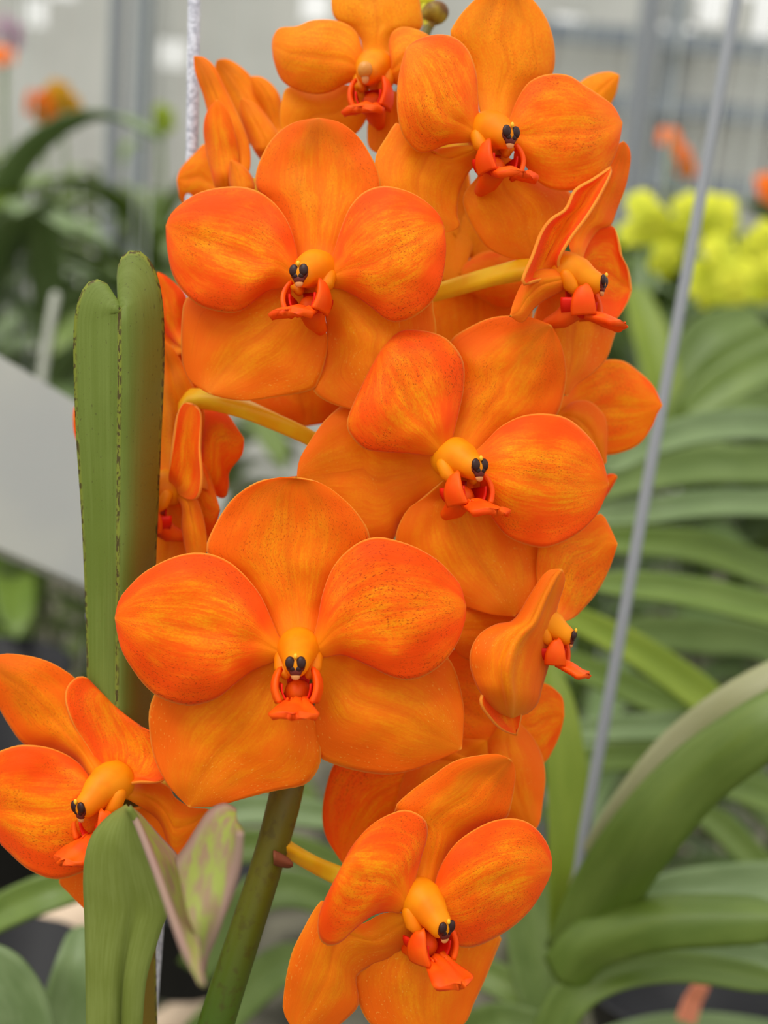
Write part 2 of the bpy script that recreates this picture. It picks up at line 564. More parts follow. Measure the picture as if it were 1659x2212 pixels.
# ---------------------------------------------------------------- flower parts
class Pose:
    """where a flower sits and which way it faces (az + right, el + up, in degrees)"""
    def __init__(s, cx, cy, d, az=0, el=0, roll=0, size=1.0, tilt=0.45):
        s.cx, s.cy, s.d, s.size = cx, cy, d, size
        az, el, roll = (math.radians(k) for k in (az, el, roll))
        f = Vector((math.sin(az) * math.cos(el), math.sin(el), math.cos(az) * math.cos(el)))
        r = Vector((0, 1, 0)).cross(f).normalized()
        u = f.cross(r)
        s.f, s.r, s.u = f, r * math.cos(roll) + u * math.sin(roll), u * math.cos(roll) - r * math.sin(roll)
        s.gx = math.tan(az) * tilt
        s.gy = math.tan(el) * tilt
        s.c = Vector(((cx - CXP) / FPX * d, -(cy - CYP) / FPX * d, -d))

    def loc(s, x, y, z):
        """flower-local millimetres to the world"""
        v = s.c + (s.r * x + s.u * y + s.f * z) * 0.001 * s.size
        return cam2w(*v)

    def surf(s, px, py, off):
        X = (px - s.cx) / FPX * s.d
        Y = -(py - s.cy) / FPX * s.d
        return P(px, py, s.d + s.gx * X + s.gy * Y + off)


def petal(geo, pose, base, L, tip, R, back=0.0, cup=0.0, bow=0.0, cross=0.004, groove=0.00035, wave=0.0014, twist=0.0,
          rim=0.0, thick=0.0007, mi=0, seed=0, nu=34, nv=26, start=0.0):
    """one petal: its two margins run from base to tip; offsets (metres, + is away) bend it in depth"""
    A = spline([base] + L + [tip], nu)
    B = spline([base] + R + [tip], nu)
    rows = []
    for i in range(nu):
        u = i / (nu - 1)
        row = []
        wid = math.sin(math.pi * min(1, max(0, u)) ** 0.8) if u < 1 else 0
        for j in range(nv):
            t = j / (nv - 1)
            v = 2 * t - 1
            px = A[i][0] * (1 - t) + B[i][0] * t
            py = A[i][1] * (1 - t) + B[i][1] * t
            sm = min(1.0, u / 0.25)
            sm = sm * sm * (3 - 2 * sm)
            off = start + back * sm + cup * u * u - 0.6 * bow * math.sin(math.pi * u)
            off += cross * 0.62 * v * v * wid + groove * math.exp(-(v / 0.13) ** 2) * wid + twist * v * wid
            off += rim * max(0.0, abs(v) - 0.75) * 4 * wid
            n1 = mnoise.noise(Vector((px * 0.0075, py * 0.0075, seed * 3.1 + 0.5)))
            n2 = mnoise.noise(Vector((px * 0.02, py * 0.02, seed * 1.7 + 9.5)))
            off += wave * (1.3 * n1 + 0.45 * n2) * sm
            row.append(pose.surf(px, py, off))
        rows.append(row)
    geo.grid(rows, mi=mi, thick=thick)


def lip_and_column(fl, pose, closed=False, column=True, lip=True, yel=0.3):
    """column with anther cap and the three-lobed lip with its short spur, in millimetres"""
    L = pose.loc
    if column:
        g = Geo()
        g.tube([L(0, 1.2, -1.5), L(0, 1.0, 0.5), L(0, 0.3, 3.0), L(0, -0.9, 4.8), L(0, -1.6, 6.4)],
               [k * 0.001 * pose.size for k in (4.9, 4.7, 3.8, 3.1, 2.75)], 22)
        # shoulders where the column joins the lip
        for sx in (-1, 1):
            g.tube([L(sx * 3.6, -0.5, 0.2), L(sx * 3.4, -2.6, 1.4), L(sx * 2.6, -4.0, 2.6)], [.0017 * pose.size, .0018 * pose.size, .0011 * pose.size], 12)
        g.build('column', [M['column']], fl)
        a = Geo()
        S = pose.size
        ax = lambda x, y, z: [CAM_ROT @ (pose.r * (x * .001 * S)), CAM_ROT @ (pose.u * (y * .001 * S)), CAM_ROT @ (pose.f * (z * .001 * S))]
        if closed:
            a.ball(L(0, -1.4, 8.6), ax(1.8, 2.0, 1.7), 3, 10, 14)
            a.ball(L(0, -3.4, 8.6), ax(.9, 1.4, .8), 2)
        else:
            a.ball(L(0, -1.75, 8.2), ax(2.05, 1.9, .8), 4, 10, 16)
            a.ball(L(0, -3.0, 8.3), ax(1.35, 1.2, .7), 4, 8, 14)
            for sx in (-1, 1):
                a.ball(L(sx * 1.15, -1.15, 8.7), ax(1.05, 1.4, 0.7), 0, 10, 14)
                a.ball(L(sx * .62, -2.3, 8.75), ax(.75, .7, .4), 0, 8, 10)
            a.ball(L(0, 0.25, 9.1), ax(.42, .62, .4), 1)
            a.ball(L(0, -3.9, 8.3), ax(1.0, .95, .55), 2)
        a.build('anther_cap', [M['pollinia'], M['crest'], M['beak'], M['capclosed'], M['anther_red']], fl)
    if lip:
        g = Geo()
        # trough between the side lobes
        rows = []
        for i in range(10):
            z = -0.5 + 7.2 * i / 9
            row = []
            for j in range(15):
                th = math.radians(-98 + 196 * j / 14)
                w = 4.2 - 0.18 * z
                row.append(L(w * math.sin(th), -6.2 - (3.4 + 0.10 * z) * math.cos(th), z))
            rows.append(row)
        g.grid(rows, mi=1, thick=0.0004)
        # back wall of the throat
        rows = [[L((j / 6 - .5) * 5.2 * (1 - .25 * (i / 6)), -4.0 - 5.0 * i / 6, 0.2 + .3 * i / 6) for j in range(7)] for i in range(7)]
        g.grid(rows, mi=1, thick=0.0003)
        # side lobes: upright ears
        for sx in (-1, 1):
            rows = []
            for i in range(15):
                s = i / 14
                wdt = 2.7 * (1 - s ** 2.2) ** 0.6 + 0.10
                xc = 3.3 + 1.75 * math.sin(math.pi * (0.15 + 0.72 * s))
                yc = -9.7 + 6.9 * s
                row = []
                for j in range(9):
                    t = j / 8 * 2 - 1
                    row.append(L(sx * (xc - 0.55 * t * t - 0.4 * t), yc + .3 * t, 5.2 + wdt * t - 0.5 * s))
                rows.append(row)
            g.grid(rows, mi=0, thick=0.0010 * pose.size)
        # middle lobe: fleshy tongue flaring to a blunt tip
        rows = []
        n = 18
        for i in range(n):
            s = i / (n - 1)
            w = 2.9 + 3.4 * max(0, (s - .12)) ** 1.1
            if s > .72:
                w *= math.sqrt(max(0.02, 1 - ((s - .72) / .285) ** 2)) * .98 + .02
            row = []
            for j in range(15):
                t = j / 14 * 2 - 1
                x = w * t
                y = -9.4 - 1.0 * s - 1.1 * s * s - 0.045 * x * x * (0.4 + s) + 0.5 * math.cos(t * 9) * (1 - s) * .8
                y += 0.35 * math.sin(3.1 * t + 5 * s)
                row.append(L(x, y, 5.4 + 9.0 * s - 0.03 * x * x))
            rows.append(row)
        g.grid(rows, mi=0, thick=0.0015 * pose.size)
        # teeth on the callus and the spur behind
        for k in range(5):
            x = -1.8 + .9 * k
            g.ball(L(x, -9.0, 6.4), [CAM_ROT @ (pose.r * .00035), CAM_ROT @ (pose.u * .0006), CAM_ROT @ (pose.f * .0010)], 0, 6, 8)
        g.tube([L(0, -8.0, 1.5), L(0, -10.2, -1.0), L(0, -11.2, -4.0)], [k * .001 * pose.size for k in (3.0, 2.4, 1.5)], 14)
        g.build('lip', [M['lip'], M['throat']], fl)


SPIKE = empty('flower_spike', P(470, 2200, 0.272))
tag(SPIKE, 'tall spike of vivid orange orchid flowers on an olive stem, in sharp focus', 'orchid flower spike')


def ped(fl, pts, r=0.0022):
    """twisted, ridged stalk between the main stem and the back of a flower; pts are (px, py, depth)"""
    c = spline(pts, 18)
    W = [P(*q) for q in c]
    rows = []
    n = 18
    prev = None
    for i, p in enumerate(W):
        d = (W[min(i + 1, 17)] - W[max(i - 1, 0)]).normalized()
        x = d.cross(Vector((.2, .3, .9))) if prev is None else prev - d * prev.dot(d)
        x.normalize()
        prev = x
        y = d.cross(x)
        s = i / 17
        rr = r * (0.75 + 0.45 * s)
        rows.append([p + (x * math.cos(a) + y * math.sin(a)) * rr * (1 + 0.14 * math.cos(3 * (a + 1.8 * s)))
                     for a in [2 * math.pi * k / n for k in range(n)]])
    g = Geo()
    g._raw(rows, 0, close_v=True, flip=True)
    g.build('pedicel', M['pedicel'], fl)


def flower(pose, parts, yel=0.3, closed=False, column=True, lip=True, stalk=None, thr=None, label=None):
    fl = empty('flower', cam2w(*pose.c), SPIKE)
    if label:
        fl['label'] = label
    for k, (kind, base, L, tip, R, kw) in enumerate(parts):
        g = Geo()
        q = dict(kw)
        y2 = q.pop('yel', yel)
        q.setdefault('seed', int(pose.cx) + k * 7)
        mat = {'petal': M['petal'], 'dorsal_sepal': M['dorsal'], 'lateral_sepal': M['sepal']}[kind]
        if kind == 'dorsal_sepal':
            q.setdefault('back', 0.0035)
        elif kind == 'lateral_sepal':
            q.setdefault('back', 0.0045)
        petal(g, pose, base, L, tip, R, **q)
        g.build(kind, [mat], fl, color=y2)
    lip_and_column(fl, pose, closed, column, lip)
    if stalk:
        ped(fl, stalk)
    return fl


# ================================================================ STRUCTURE
def struct(name, g, mats, smooth=False):
    o = g.build(name, mats, None, smooth)
    o['kind'] = 'structure'
    return o


g = Geo()
g.box((-9, -1.5, -0.1), (9, 9, 0.0))
struct('floor', g, M['floor'])

# ================================================================ THE FLOWERS
# the lowest big flower in front, seen face on
flower(Pose(645, 1415, 0.250, 0, 4), [
    ('dorsal_sepal', (645, 1405), [(595, 1370), (560, 1310), (520, 1260), (480, 1225), (447, 1190), (465, 1135), (505, 1075), (555, 1042), (600, 1032)],
     (640, 1031), [(695, 1370), (715, 1320), (745, 1265), (775, 1215), (799, 1165), (775, 1113), (735, 1072), (690, 1042)], dict(cup=-.004, cross=.004)),
    ('lateral_sepal', (630, 1420), [(560, 1410), (480, 1420), (400, 1450), (345, 1485), (324, 1530), (325, 1590), (340, 1650), (370, 1702)],
     (410, 1742), [(655, 1480), (672, 1540), (684, 1580), (693, 1632), (682, 1668), (655, 1695), (600, 1706), (530, 1723), (465, 1740)], dict(cross=.005, cup=.003)),
    ('lateral_sepal', (660, 1420), [(680, 1500), (676, 1565), (680, 1612), (695, 1638), (760, 1661), (828, 1671), (881, 1665), (940, 1643)],
     (996, 1617), [(720, 1395), (800, 1390), (900, 1395), (960, 1415), (985, 1455), (1001, 1530), (999, 1580)], dict(cross=.005, cup=.003, back=.0052)),
    ('petal', (622, 1412), [(600, 1375), (583, 1335), (560, 1285), (520, 1235), (475, 1204), (430, 1195), (380, 1203), (320, 1232), (283, 1266), (260, 1296)],
     (251, 1335), [(590, 1428), (545, 1447), (505, 1477), (470, 1506), (430, 1520), (400, 1522), (350, 1508), (315, 1480), (285, 1440), (263, 1398)], dict(bow=.006, cross=.006, cup=.003)),
    ('petal', (668, 1412), [(688, 1345), (700, 1280), (725, 1220), (765, 1180), (805, 1162), (850, 1167), (900, 1185), (945, 1212), (975, 1242), (992, 1265)],
     (1004, 1310), [(700, 1418), (740, 1413), (790, 1433), (840, 1458), (875, 1468), (915, 1460), (955, 1432), (985, 1390), (1001, 1345)], dict(bow=.006, cross=.006, cup=.003)),
], yel=.18, stalk=[(668, 1330, .273), (655, 1365, .262), (645, 1400, .253)])

# upper left big flower
flower(Pose(680, 595, 0.258, -20, 4), [
    ('dorsal_sepal', (680, 605), [(635, 580), (620, 530), (605, 480), (580, 430), (556, 408), (554, 378), (566, 340), (590, 300), (632, 268)],
     (688, 257), [(725, 585), (755, 530), (780, 480), (805, 440), (822, 408), (819, 378), (804, 343), (775, 298), (735, 267)], dict(cup=.001, cross=.004)),
    ('lateral_sepal', (668, 625), [(610, 600), (530, 610), (450, 625), (404, 645), (394, 690), (393, 750), (397, 790), (414, 824)],
     (455, 850), [(690, 680), (705, 722), (706, 755), (699, 790), (690, 817), (673, 842), (600, 857), (535, 865), (490, 859)], dict(cross=.005)),
    ('lateral_sepal', (692, 625), [(706, 700), (706, 750), (698, 795), (677, 838), (695, 860), (735, 878), (785, 888)],
     (835, 885), [(750, 600), (850, 615), (925, 635), (936, 670), (942, 720), (930, 790), (890, 850)], dict(cross=.005, back=.0055)),
    ('petal', (662, 602), [(644, 572), (636, 530), (620, 480), (590, 438), (550, 412), (500, 405), (440, 415), (400, 437), (372, 463)],
     (361, 488), [(620, 619), (580, 626), (550, 647), (527, 666), (498, 675), (440, 663), (405, 638), (376, 595), (364, 540)], dict(bow=.006, cross=.006, cup=.003)),
    ('petal', (694, 602), [(716, 567), (737, 500), (758, 448), (788, 416), (829, 404), (877, 413), (917, 436), (945, 464)],
     (957, 492), [(710, 621), (735, 622), (772, 640), (810, 667), (833, 688), (857, 695), (897, 682), (933, 651), (953, 607), (961, 545)], dict(bow=.006, cross=.006, cup=.002)),
], yel=.22, stalk=[(800, 640, .285), (740, 615, .27), (690, 600, .26)])

# right hand big flower in the middle of the spike
flower(Pose(985, 1000, 0.258, 33, 3, tilt=.22), [
    ('dorsal_sepal', (993, 1000), [(955, 945), (960, 890), (975, 835), (988, 780), (972, 740), (1010, 710), (1057, 688), (1102, 683), (1146, 687)],
     (1190, 704), [(1035, 1000), (1080, 965), (1130, 935), (1180, 912), (1204, 893), (1218, 846), (1222, 802), (1212, 748)], dict(cross=.005, cup=-.002)),
    ('lateral_sepal', (985, 1012), [(940, 970), (880, 945), (820, 930), (785, 890), (776, 853), (740, 876), (700, 912), (669, 957), (649, 993)],
     (643, 1035), [(945, 1060), (905, 1100), (862, 1130), (848, 1165), (800, 1185), (730, 1160), (665, 1105)], dict(cross=.004, rim=.001, back=.009)),
    ('lateral_sepal', (990, 1010), [(920, 1070), (878, 1105), (855, 1160), (862, 1220), (910, 1280), (1008, 1311), (1060, 1326)],
     (1111, 1331), [(1040, 1035), (1100, 1070), (1160, 1120), (1188, 1182), (1185, 1220), (1169, 1261), (1142, 1301)], dict(cross=.004, back=.006)),
    ('petal', (968, 990), [(948, 984), (888, 978), (821, 974), (785, 967), (757, 938), (751, 912), (767, 869), (798, 806)],
     (826, 756), [(974, 950), (990, 886), (1000, 837), (1000, 788), (986, 757), (959, 730), (919, 717), (874, 715), (848, 732)], dict(bow=.007, cross=.006, cup=.004)),
    ('petal', (1005, 1008), [(1021, 984), (1048, 958), (1084, 922), (1128, 900), (1178, 895), (1222, 904), (1262, 935), (1294, 980)],
     (1313, 1045), [(1022, 1042), (1028, 1060), (1044, 1085), (1066, 1120), (1097, 1158), (1142, 1177), (1186, 1181), (1244, 1154), (1285, 1114), (1306, 1070)], dict(bow=.006, cross=.006, cup=.002)),
], yel=.2, stalk=[(780, 1000, .290), (880, 1005, .286), (975, 1003, .268)])

# top right flower
flower(Pose(1060, 295, 0.262, 26, -2), [
    ('dorsal_sepal', (1060, 285), [(1040, 255), (1030, 200), (1018, 140), (990, 98), (972, 75), (985, 48), (1008, 18), (1040, -10)],
     (1090, -28), [(1110, 275), (1130, 225), (1160, 185), (1191, 160), (1197, 115), (1189, 68), (1172, 30), (1140, -8)], dict(cross=.004, yel=.75)),
    ('lateral_sepal', (1045, 315), [(985, 318), (920, 322), (880, 290), (858, 266), (835, 298), (812, 340), (815, 390), (840, 440), (900, 488)],
     (958, 505), [(1030, 350), (1010, 374), (991, 420), (987, 464), (992, 490)], dict(cross=.004)),
    ('lateral_sepal', (1070, 320), [(1030, 385), (1003, 420), (1004, 452), (1025, 498), (1054, 536), (1101, 557)],
     (1150, 562), [(1110, 350), (1160, 390), (1220, 410), (1240, 440), (1220, 490), (1190, 530)], dict(cross=.004, back=.0055)),
    ('petal', (1044, 292), [(1025, 304), (966, 310), (923, 327), (898, 325), (873, 295), (861, 250), (860, 190), (869, 140)],
     (880, 105), [(1033, 262), (1030, 211), (1027, 160), (1012, 114), (984, 85), (949, 77), (908, 86)], dict(bow=.006, cross=.006, cup=.004)),
    ('petal', (1078, 297), [(1092, 285), (1105, 253), (1122, 211), (1147, 177), (1185, 162), (1227, 165), (1261, 186), (1299, 211), (1324, 232)],
     (1342, 266), [(1100, 316), (1117, 329), (1139, 359), (1160, 388), (1193, 409), (1240, 411), (1286, 393), (1316, 357), (1334, 312)], dict(bow=.006, cross=.005, cup=.002)),
], yel=.5, stalk=[(930, 340, .293), (1000, 310, .286), (1055, 300, .272)])

# top centre flower, a little behind
flower(Pose(808, 158, 0.281, -14, -6, size=1.0), [
    ('dorsal_sepal', (812, 160), [(786, 131), (781, 84), (752, 55), (726, 40), (718, 18), (722, -15), (760, -50)],
     (815, -65), [(842, 127), (849, 80), (880, 65), (910, 60), (908, 20), (898, -20), (865, -52)], dict(cross=.004, yel=1.0)),
    ('lateral_sepal', (795, 190), [(740, 185), (680, 203), (624, 190), (609, 224), (607, 270)],
     (628, 315), [(795, 240), (780, 275), (750, 300), (695, 320)], dict(cross=.004, yel=.8)),
    ('lateral_sepal', (820, 190), [(800, 250), (795, 285), (800, 320)], (835, 340), [(860, 200), (905, 220), (900, 290)], dict(cross=.003)),
    ('petal', (797, 158), [(784, 135), (779, 105), (773, 80), (756, 59), (722, 46), (676, 46), (642, 59), (606, 62), (592, 82)],
     (590, 102), [(773, 171), (743, 181), (710, 198), (676, 202), (634, 190), (608, 169), (594, 131)], dict(bow=.006, cross=.006, cup=.003)),
    ('petal', (828, 158), [(846, 139), (843, 93), (853, 68), (879, 61), (921, 76)], (962, 110), [(857, 181), (900, 182), (945, 152)], dict(bow=.005, cross=.005)),
], yel=.75, closed=True)

# lowest flower at the bottom right of the stem
flower(Pose(912, 1958, 0.252, 36, -6), [
    ('dorsal_sepal', (918, 1950), [(880, 1915), (890, 1860), (898, 1805), (890, 1765), (852, 1748), (887, 1711), (929, 1680), (981, 1644), (1038, 1631), (1075, 1629)],
     (1102, 1640), [(955, 1925), (970, 1870), (995, 1825), (1040, 1790), (1090, 1768), (1103, 1735), (1111, 1685), (1110, 1655)], dict(cross=.006, cup=-.003)),
    ('lateral_sepal', (895, 1978), [(830, 1972), (770, 2000), (720, 1965), (695, 1945), (654, 2011), (628, 2068), (613, 2146), (614, 2190)],
     (645, 2232), [(900, 2015), (850, 2062), (800, 2085), (768, 2110), (773, 2160), (763, 2184), (710, 2225)], dict(cross=.005)),
    ('lateral_sepal', (905, 1985), [(850, 2035), (790, 2070), (765, 2115), (775, 2165), (800, 2210), (860, 2252)],
     (930, 2265), [(975, 2000), (1030, 2010), (1080, 2018), (1069, 2058), (1048, 2110), (1022, 2167), (1000, 2212)], dict(cross=.005, back=.006)),
    ('petal', (890, 1955), [(886, 1930), (908, 1851), (921, 1804), (916, 1770), (882, 1750), (846, 1757), (804, 1783), (763, 1830)],
     (737, 1882), [(861, 1970), (841, 1967), (804, 1975), (763, 2006), (732, 2035), (706, 2040), (690, 2022), (690, 1985), (708, 1936)], dict(bow=.007, cross=.006, cup=.002)),
    ('petal', (930, 1958), [(937, 1934), (950, 1882), (975, 1835), (1007, 1804), (1053, 1778), (1100, 1768), (1141, 1778), (1172, 1809), (1188, 1846)],
     (1189, 1880), [(944, 2000), (955, 2022), (975, 2037), (1012, 2045), (1053, 2032), (1105, 2001), (1147, 1960), (1178, 1908)], dict(bow=.006, cross=.006, cup=.002)),
], yel=.2, stalk=[(606, 1822, .268), (660, 1855, .272), (740, 1895, .275), (850, 1950, .262)])

# flower at the lower left, turned away to the left
flower(Pose(235, 1705, 0.2605, -38, -8, tilt=.12), [
    ('dorsal_sepal', (228, 1700), [(195, 1680), (165, 1640), (110, 1618), (55, 1607), (23, 1568), (0, 1529), (-25, 1490)],
     (-35, 1435), [(240, 1680), (205, 1620), (185, 1550), (168, 1475), (136, 1446), (101, 1428), (58, 1417), (5, 1414)], dict(cross=.005)),
    ('petal', (248, 1700), [(218, 1670), (195, 1623), (160, 1568), (142, 1518), (145, 1484), (166, 1463), (184, 1464), (197, 1483)],
     (222, 1525), [(300, 1690), (350, 1688), (385, 1650), (360, 1600), (320, 1580), (288, 1566), (249, 1541)], dict(cross=-.004, bow=.001, cup=.004, back=.005)),
    ('lateral_sepal', (262, 1715), [(290, 1690), (331, 1687), (363, 1700), (376, 1721), (410, 1743), (446, 1747)],
     (457, 1751), [(292, 1735), (335, 1762), (358, 1800), (378, 1856), (406, 1832), (430, 1798)], dict(cross=.003, back=.0065)),
    ('lateral_sepal', (235, 1760), [(190, 1840), (130, 1895), (150, 1928)], (192, 1970), [(330, 1745), (405, 1815), (395, 1880), (300, 1940)], dict(cross=.003, back=.007)),
    ('petal', (222, 1712), [(195, 1685), (164, 1646), (117, 1619), (58, 1609), (16, 1617), (-12, 1640)],
     (-18, 1740), [(232, 1750), (235, 1790), (215, 1840), (187, 1876), (164, 1888), (133, 1897), (101, 1894), (58, 1873), (23, 1841), (0, 1814)], dict(bow=.005, cross=.005, cup=.001)),
], yel=.2, stalk=[(618, 1700, .274), (520, 1690, .285), (400, 1680, .282), (270, 1705, .266)])

# upper right flower seen from the side
flower(Pose(1228, 597, 0.264, 68, -4, size=.95, tilt=.16), [
    ('dorsal_sepal', (1250, 580), [(1228, 520), (1245, 450), (1285, 380), (1320, 325)],
     (1346, 306), [(1268, 530), (1292, 495), (1318, 485), (1330, 455), (1350, 401), (1360, 350), (1358, 321)], dict(cross=.003, back=.007)),
    ('petal', (1250, 605), [(1252, 560), (1258, 520), (1275, 497), (1300, 487), (1325, 489), (1336, 520), (1342, 550), (1356, 580)],
     (1363, 628), [(1270, 650), (1300, 690), (1330, 690), (1354, 655)], dict(cross=-.004, back=.010, bow=-.002)),
    ('lateral_sepal', (1235, 610), [(1175, 640), (1150, 710), (1175, 800)],
     (1224, 856), [(1290, 660), (1328, 700), (1322, 737), (1307, 777), (1278, 806), (1245, 830)], dict(cross=.004, back=.010)),
    ('petal', (1222, 600), [(1165, 605), (1128, 612), (1150, 553), (1169, 502), (1191, 473), (1222, 452), (1242, 411), (1280, 388)],
     (1319, 361), [(1208, 580), (1209, 556), (1234, 513), (1267, 469), (1296, 422), (1319, 375)], dict(cross=-.007, back=-.001, rim=-.001)),
    ('lateral_sepal', (1240, 603), [(1200, 585), (1155, 588), (1127, 618), (1109, 655)],
     (1102, 683), [(1215, 625), (1178, 645), (1152, 665), (1127, 695)], dict(cross=.004, back=-.003)),
], yel=.15, stalk=[(815, 655, .286), (940, 632, .283), (1040, 606, .276), (1130, 585, .269), (1190, 592, .266)])

# flower behind the middle gap
flower(Pose(985, 600, 0.290, 5, 0), [
    ('dorsal_sepal', (990, 630), [(925, 570), (915, 500), (930, 400)], (1005, 330), [(1065, 400), (1082, 510), (1050, 605)], dict(yel=1.0)),
    ('petal', (1000, 610), [(1000, 580), (1040, 548), (1100, 545), (1150, 570)], (1165, 610), [(1020, 630), (1080, 665), (1140, 650)], dict(bow=.003)),
    ('lateral_sepal', (1000, 590), [(940, 600), (905, 700), (950, 780)], (1010, 800), [(1110, 590), (1150, 680), (1100, 770)], {}),
], yel=.6, lip=False, column=False)

# flower far behind the top right one
flower(Pose(1240, 250, 0.300, 10, 0), [
    ('petal', (1230, 260), [(1225, 215), (1257, 177), (1286, 162), (1316, 157)], (1337, 164), [(1270, 270), (1305, 250), (1320, 221), (1330, 198)], dict(yel=1.0)),
    ('lateral_sepal', (1230, 270), [(1180, 330), (1200, 390)], (1240, 410), [(1280, 290), (1290, 350)], {}),
], yel=.8, lip=False, column=False)

# two back-turned petals' flower at the far right
flower(Pose(1200, 880, 0.283, 40, 0, tilt=.2), [
    ('petal', (1195, 885), [(1235, 835), (1270, 800), (1306, 779), (1345, 781), (1381, 806), (1410, 835)],
     (1429, 876), [(1250, 960), (1306, 982), (1353, 973), (1385, 954), (1407, 922), (1417, 896)], dict(back=.003, yel=.45)),
    ('lateral_sepal', (1205, 900), [(1235, 872), (1269, 868), (1295, 887), (1309, 918)], (1308, 1000), [(1240, 960), (1270, 1000), (1290, 1010)], dict(back=-.002)),
    ('petal', (1250, 1090), [(1280, 1060), (1308, 1030), (1322, 1025)], (1332, 1029), [(1280, 1100), (1308, 1070), (1322, 1048)], dict(nu=14, nv=10)),
], yel=.1, lip=False, column=False, stalk=[(800, 800, .289), (1000, 850, .292), (1190, 880, .286)])

# flower on the lower right with a rolled sepal
flower(Pose(1175, 1352, 0.262, 72, -8, size=.8, tilt=.15), [
    ('petal', (1190, 1350), [(1165, 1290), (1160, 1210), (1180, 1140), (1250, 1130), (1294, 1110), (1311, 1131)],
     (1332, 1176), [(1233, 1337), (1262, 1310), (1291, 1274), (1316, 1224)], dict(back=.004, yel=.5)),
    ('lateral_sepal', (1180, 1370), [(1130, 1300), (1050, 1280), (985, 1300)], (965, 1370), [(1150, 1420), (1080, 1440), (1000, 1420)], dict(back=.012)),
    ('lateral_sepal', (1185, 1360), [(1180, 1390), (1182, 1420)], (1192, 1432), [(1215, 1365), (1212, 1392)], dict(nu=14, nv=10, back=.003)),
    ('petal', (1060, 1470), [(1038, 1515), (1063, 1556), (1088, 1578)], (1114, 1587), [(1125, 1480), (1128, 1530), (1122, 1568)], dict(nu=18, nv=14, back=.001, cross=-.004)),
    ('lateral_sepal', (1106, 1548), [(1075, 1535), (1048, 1508), (1027, 1470), (1016, 1430), (1022, 1395), (1042, 1367), (1075, 1350), (1112, 1340), (1150, 1280), (1182, 1236)],
     (1213, 1231), [(1139, 1538), (1160, 1517), (1169, 1484), (1184, 1430), (1191, 1361), (1204, 1303), (1218, 1255)], dict(back=-.006, cross=.010, bow=.002, groove=-.004)),
], yel=.15, lip=True, stalk=[(720, 1340, .288), (900, 1350, .285), (1150, 1360, .27)])

# flower seen from behind at the lower right
flower(Pose(1080, 1570, 0.278, 30, 0, tilt=.2), [
    ('petal', (1110, 1580), [(1120, 1500), (1150, 1475), (1178, 1477), (1200, 1491), (1214, 1510)],
     (1216, 1550), [(1130, 1620), (1160, 1650), (1178, 1643), (1190, 1624), (1206, 1590)], dict(back=.004, yel=.4)),
    ('lateral_sepal', (1085, 1560), [(1040, 1640), (1060, 1740), (1110, 1790)],
     (1156, 1790), [(1115, 1560), (1134, 1576), (1155, 1603), (1171, 1640), (1176, 1683), (1170, 1737), (1165, 1772)], dict(cross=.006, back=.0)),
    ('dorsal_sepal', (1110, 1560), [(1080, 1450), (1040, 1390), (985, 1400), (940, 1440)],
     (920, 1500), [(1080, 1640), (1020, 1680), (960, 1660), (925, 1580)], dict(back=.002, yel=.1)),
    ('petal', (1010, 1640), [(920, 1600), (800, 1610), (730, 1640), (706, 1695), (697, 1757), (706, 1810)],
     (742, 1866), [(1000, 1720), (930, 1780), (850, 1820), (790, 1855)], dict(back=.003, yel=.3)),
    ('lateral_sepal', (1050, 1600), [(980, 1600), (900, 1630), (868, 1690)], (850, 1760), [(1050, 1680), (980, 1750), (900, 1790)], dict(back=.0005)),
], yel=.15, lip=False, column=False)

# left flower half hidden by the upright leaf
flower(Pose(352, 1065, 0.278, -62, -4, size=.95, tilt=.15), [
    ('petal', (340, 1060), [(270, 1010), (200, 1000), (166, 950)], (160, 905), [(330, 950), (280, 880), (200, 850), (165, 875)], dict(back=.006)),
    ('dorsal_sepal', (365, 1070), [(325, 1000), (312, 900), (318, 800)],
     (345, 728), [(420, 1020), (437, 940), (438, 880), (412, 827), (393, 786), (371, 750)], dict(cross=.006, groove=-.002, yel=.5)),
    ('petal', (430, 1050), [(432, 980), (436, 900), (455, 876), (488, 893), (506, 918)],
     (527, 950), [(480, 1075), (492, 1055), (495, 1020), (523, 982)], dict(back=.008)),
    ('petal', (420, 1060), [(425, 1000), (445, 1010), (462, 1060)], (474, 1100), [(420, 1120), (432, 1170), (455, 1160)], dict(back=.004, nu=20, nv=14)),
    ('petal', (370, 1060), [(366, 1020), (376, 940), (384, 893), (398, 871)],
     (418, 874), [(420, 1080), (436, 1040), (432, 970), (435, 905), (430, 885)], dict(back=-.005, cross=-.004, yel=.25)),
    ('lateral_sepal', (375, 1065), [(395, 1095), (395, 1140), (406, 1198)], (425, 1215), [(415, 1068), (438, 1120), (446, 1190)], dict(back=-.003, cross=.003)),
    ('lateral_sepal', (365, 1050), [(300, 1110), (300, 1220)], (340, 1290), [(430, 1110), (430, 1230), (390, 1280)], dict(back=.006)),
], yel=.25, stalk=[(735, 985, .284), (640, 930, .278), (520, 880, .276), (420, 862, .280), (395, 900, .282)])

# two petals peeping out beside the leaf, of a flower behind it
flower(Pose(380, 740, 0.286, -40, 0, tilt=.2), [
    ('petal', (395, 750), [(345, 700), (335, 640)], (341, 589), [(402, 700), (400, 640), (364, 602)], dict(nu=20, nv=16)),
    ('petal', (400, 760), [(330, 790), (290, 730), (260, 680)], (250, 648), [(395, 740), (370, 680), (320, 640)], dict(nu=20, nv=16, back=.006)),
    ('lateral_sepal', (405, 760), [(350, 750), (340, 850)], (380, 880), [(430, 780), (430, 850)], dict(back=.004)),
], yel=.05, lip=False, column=False)

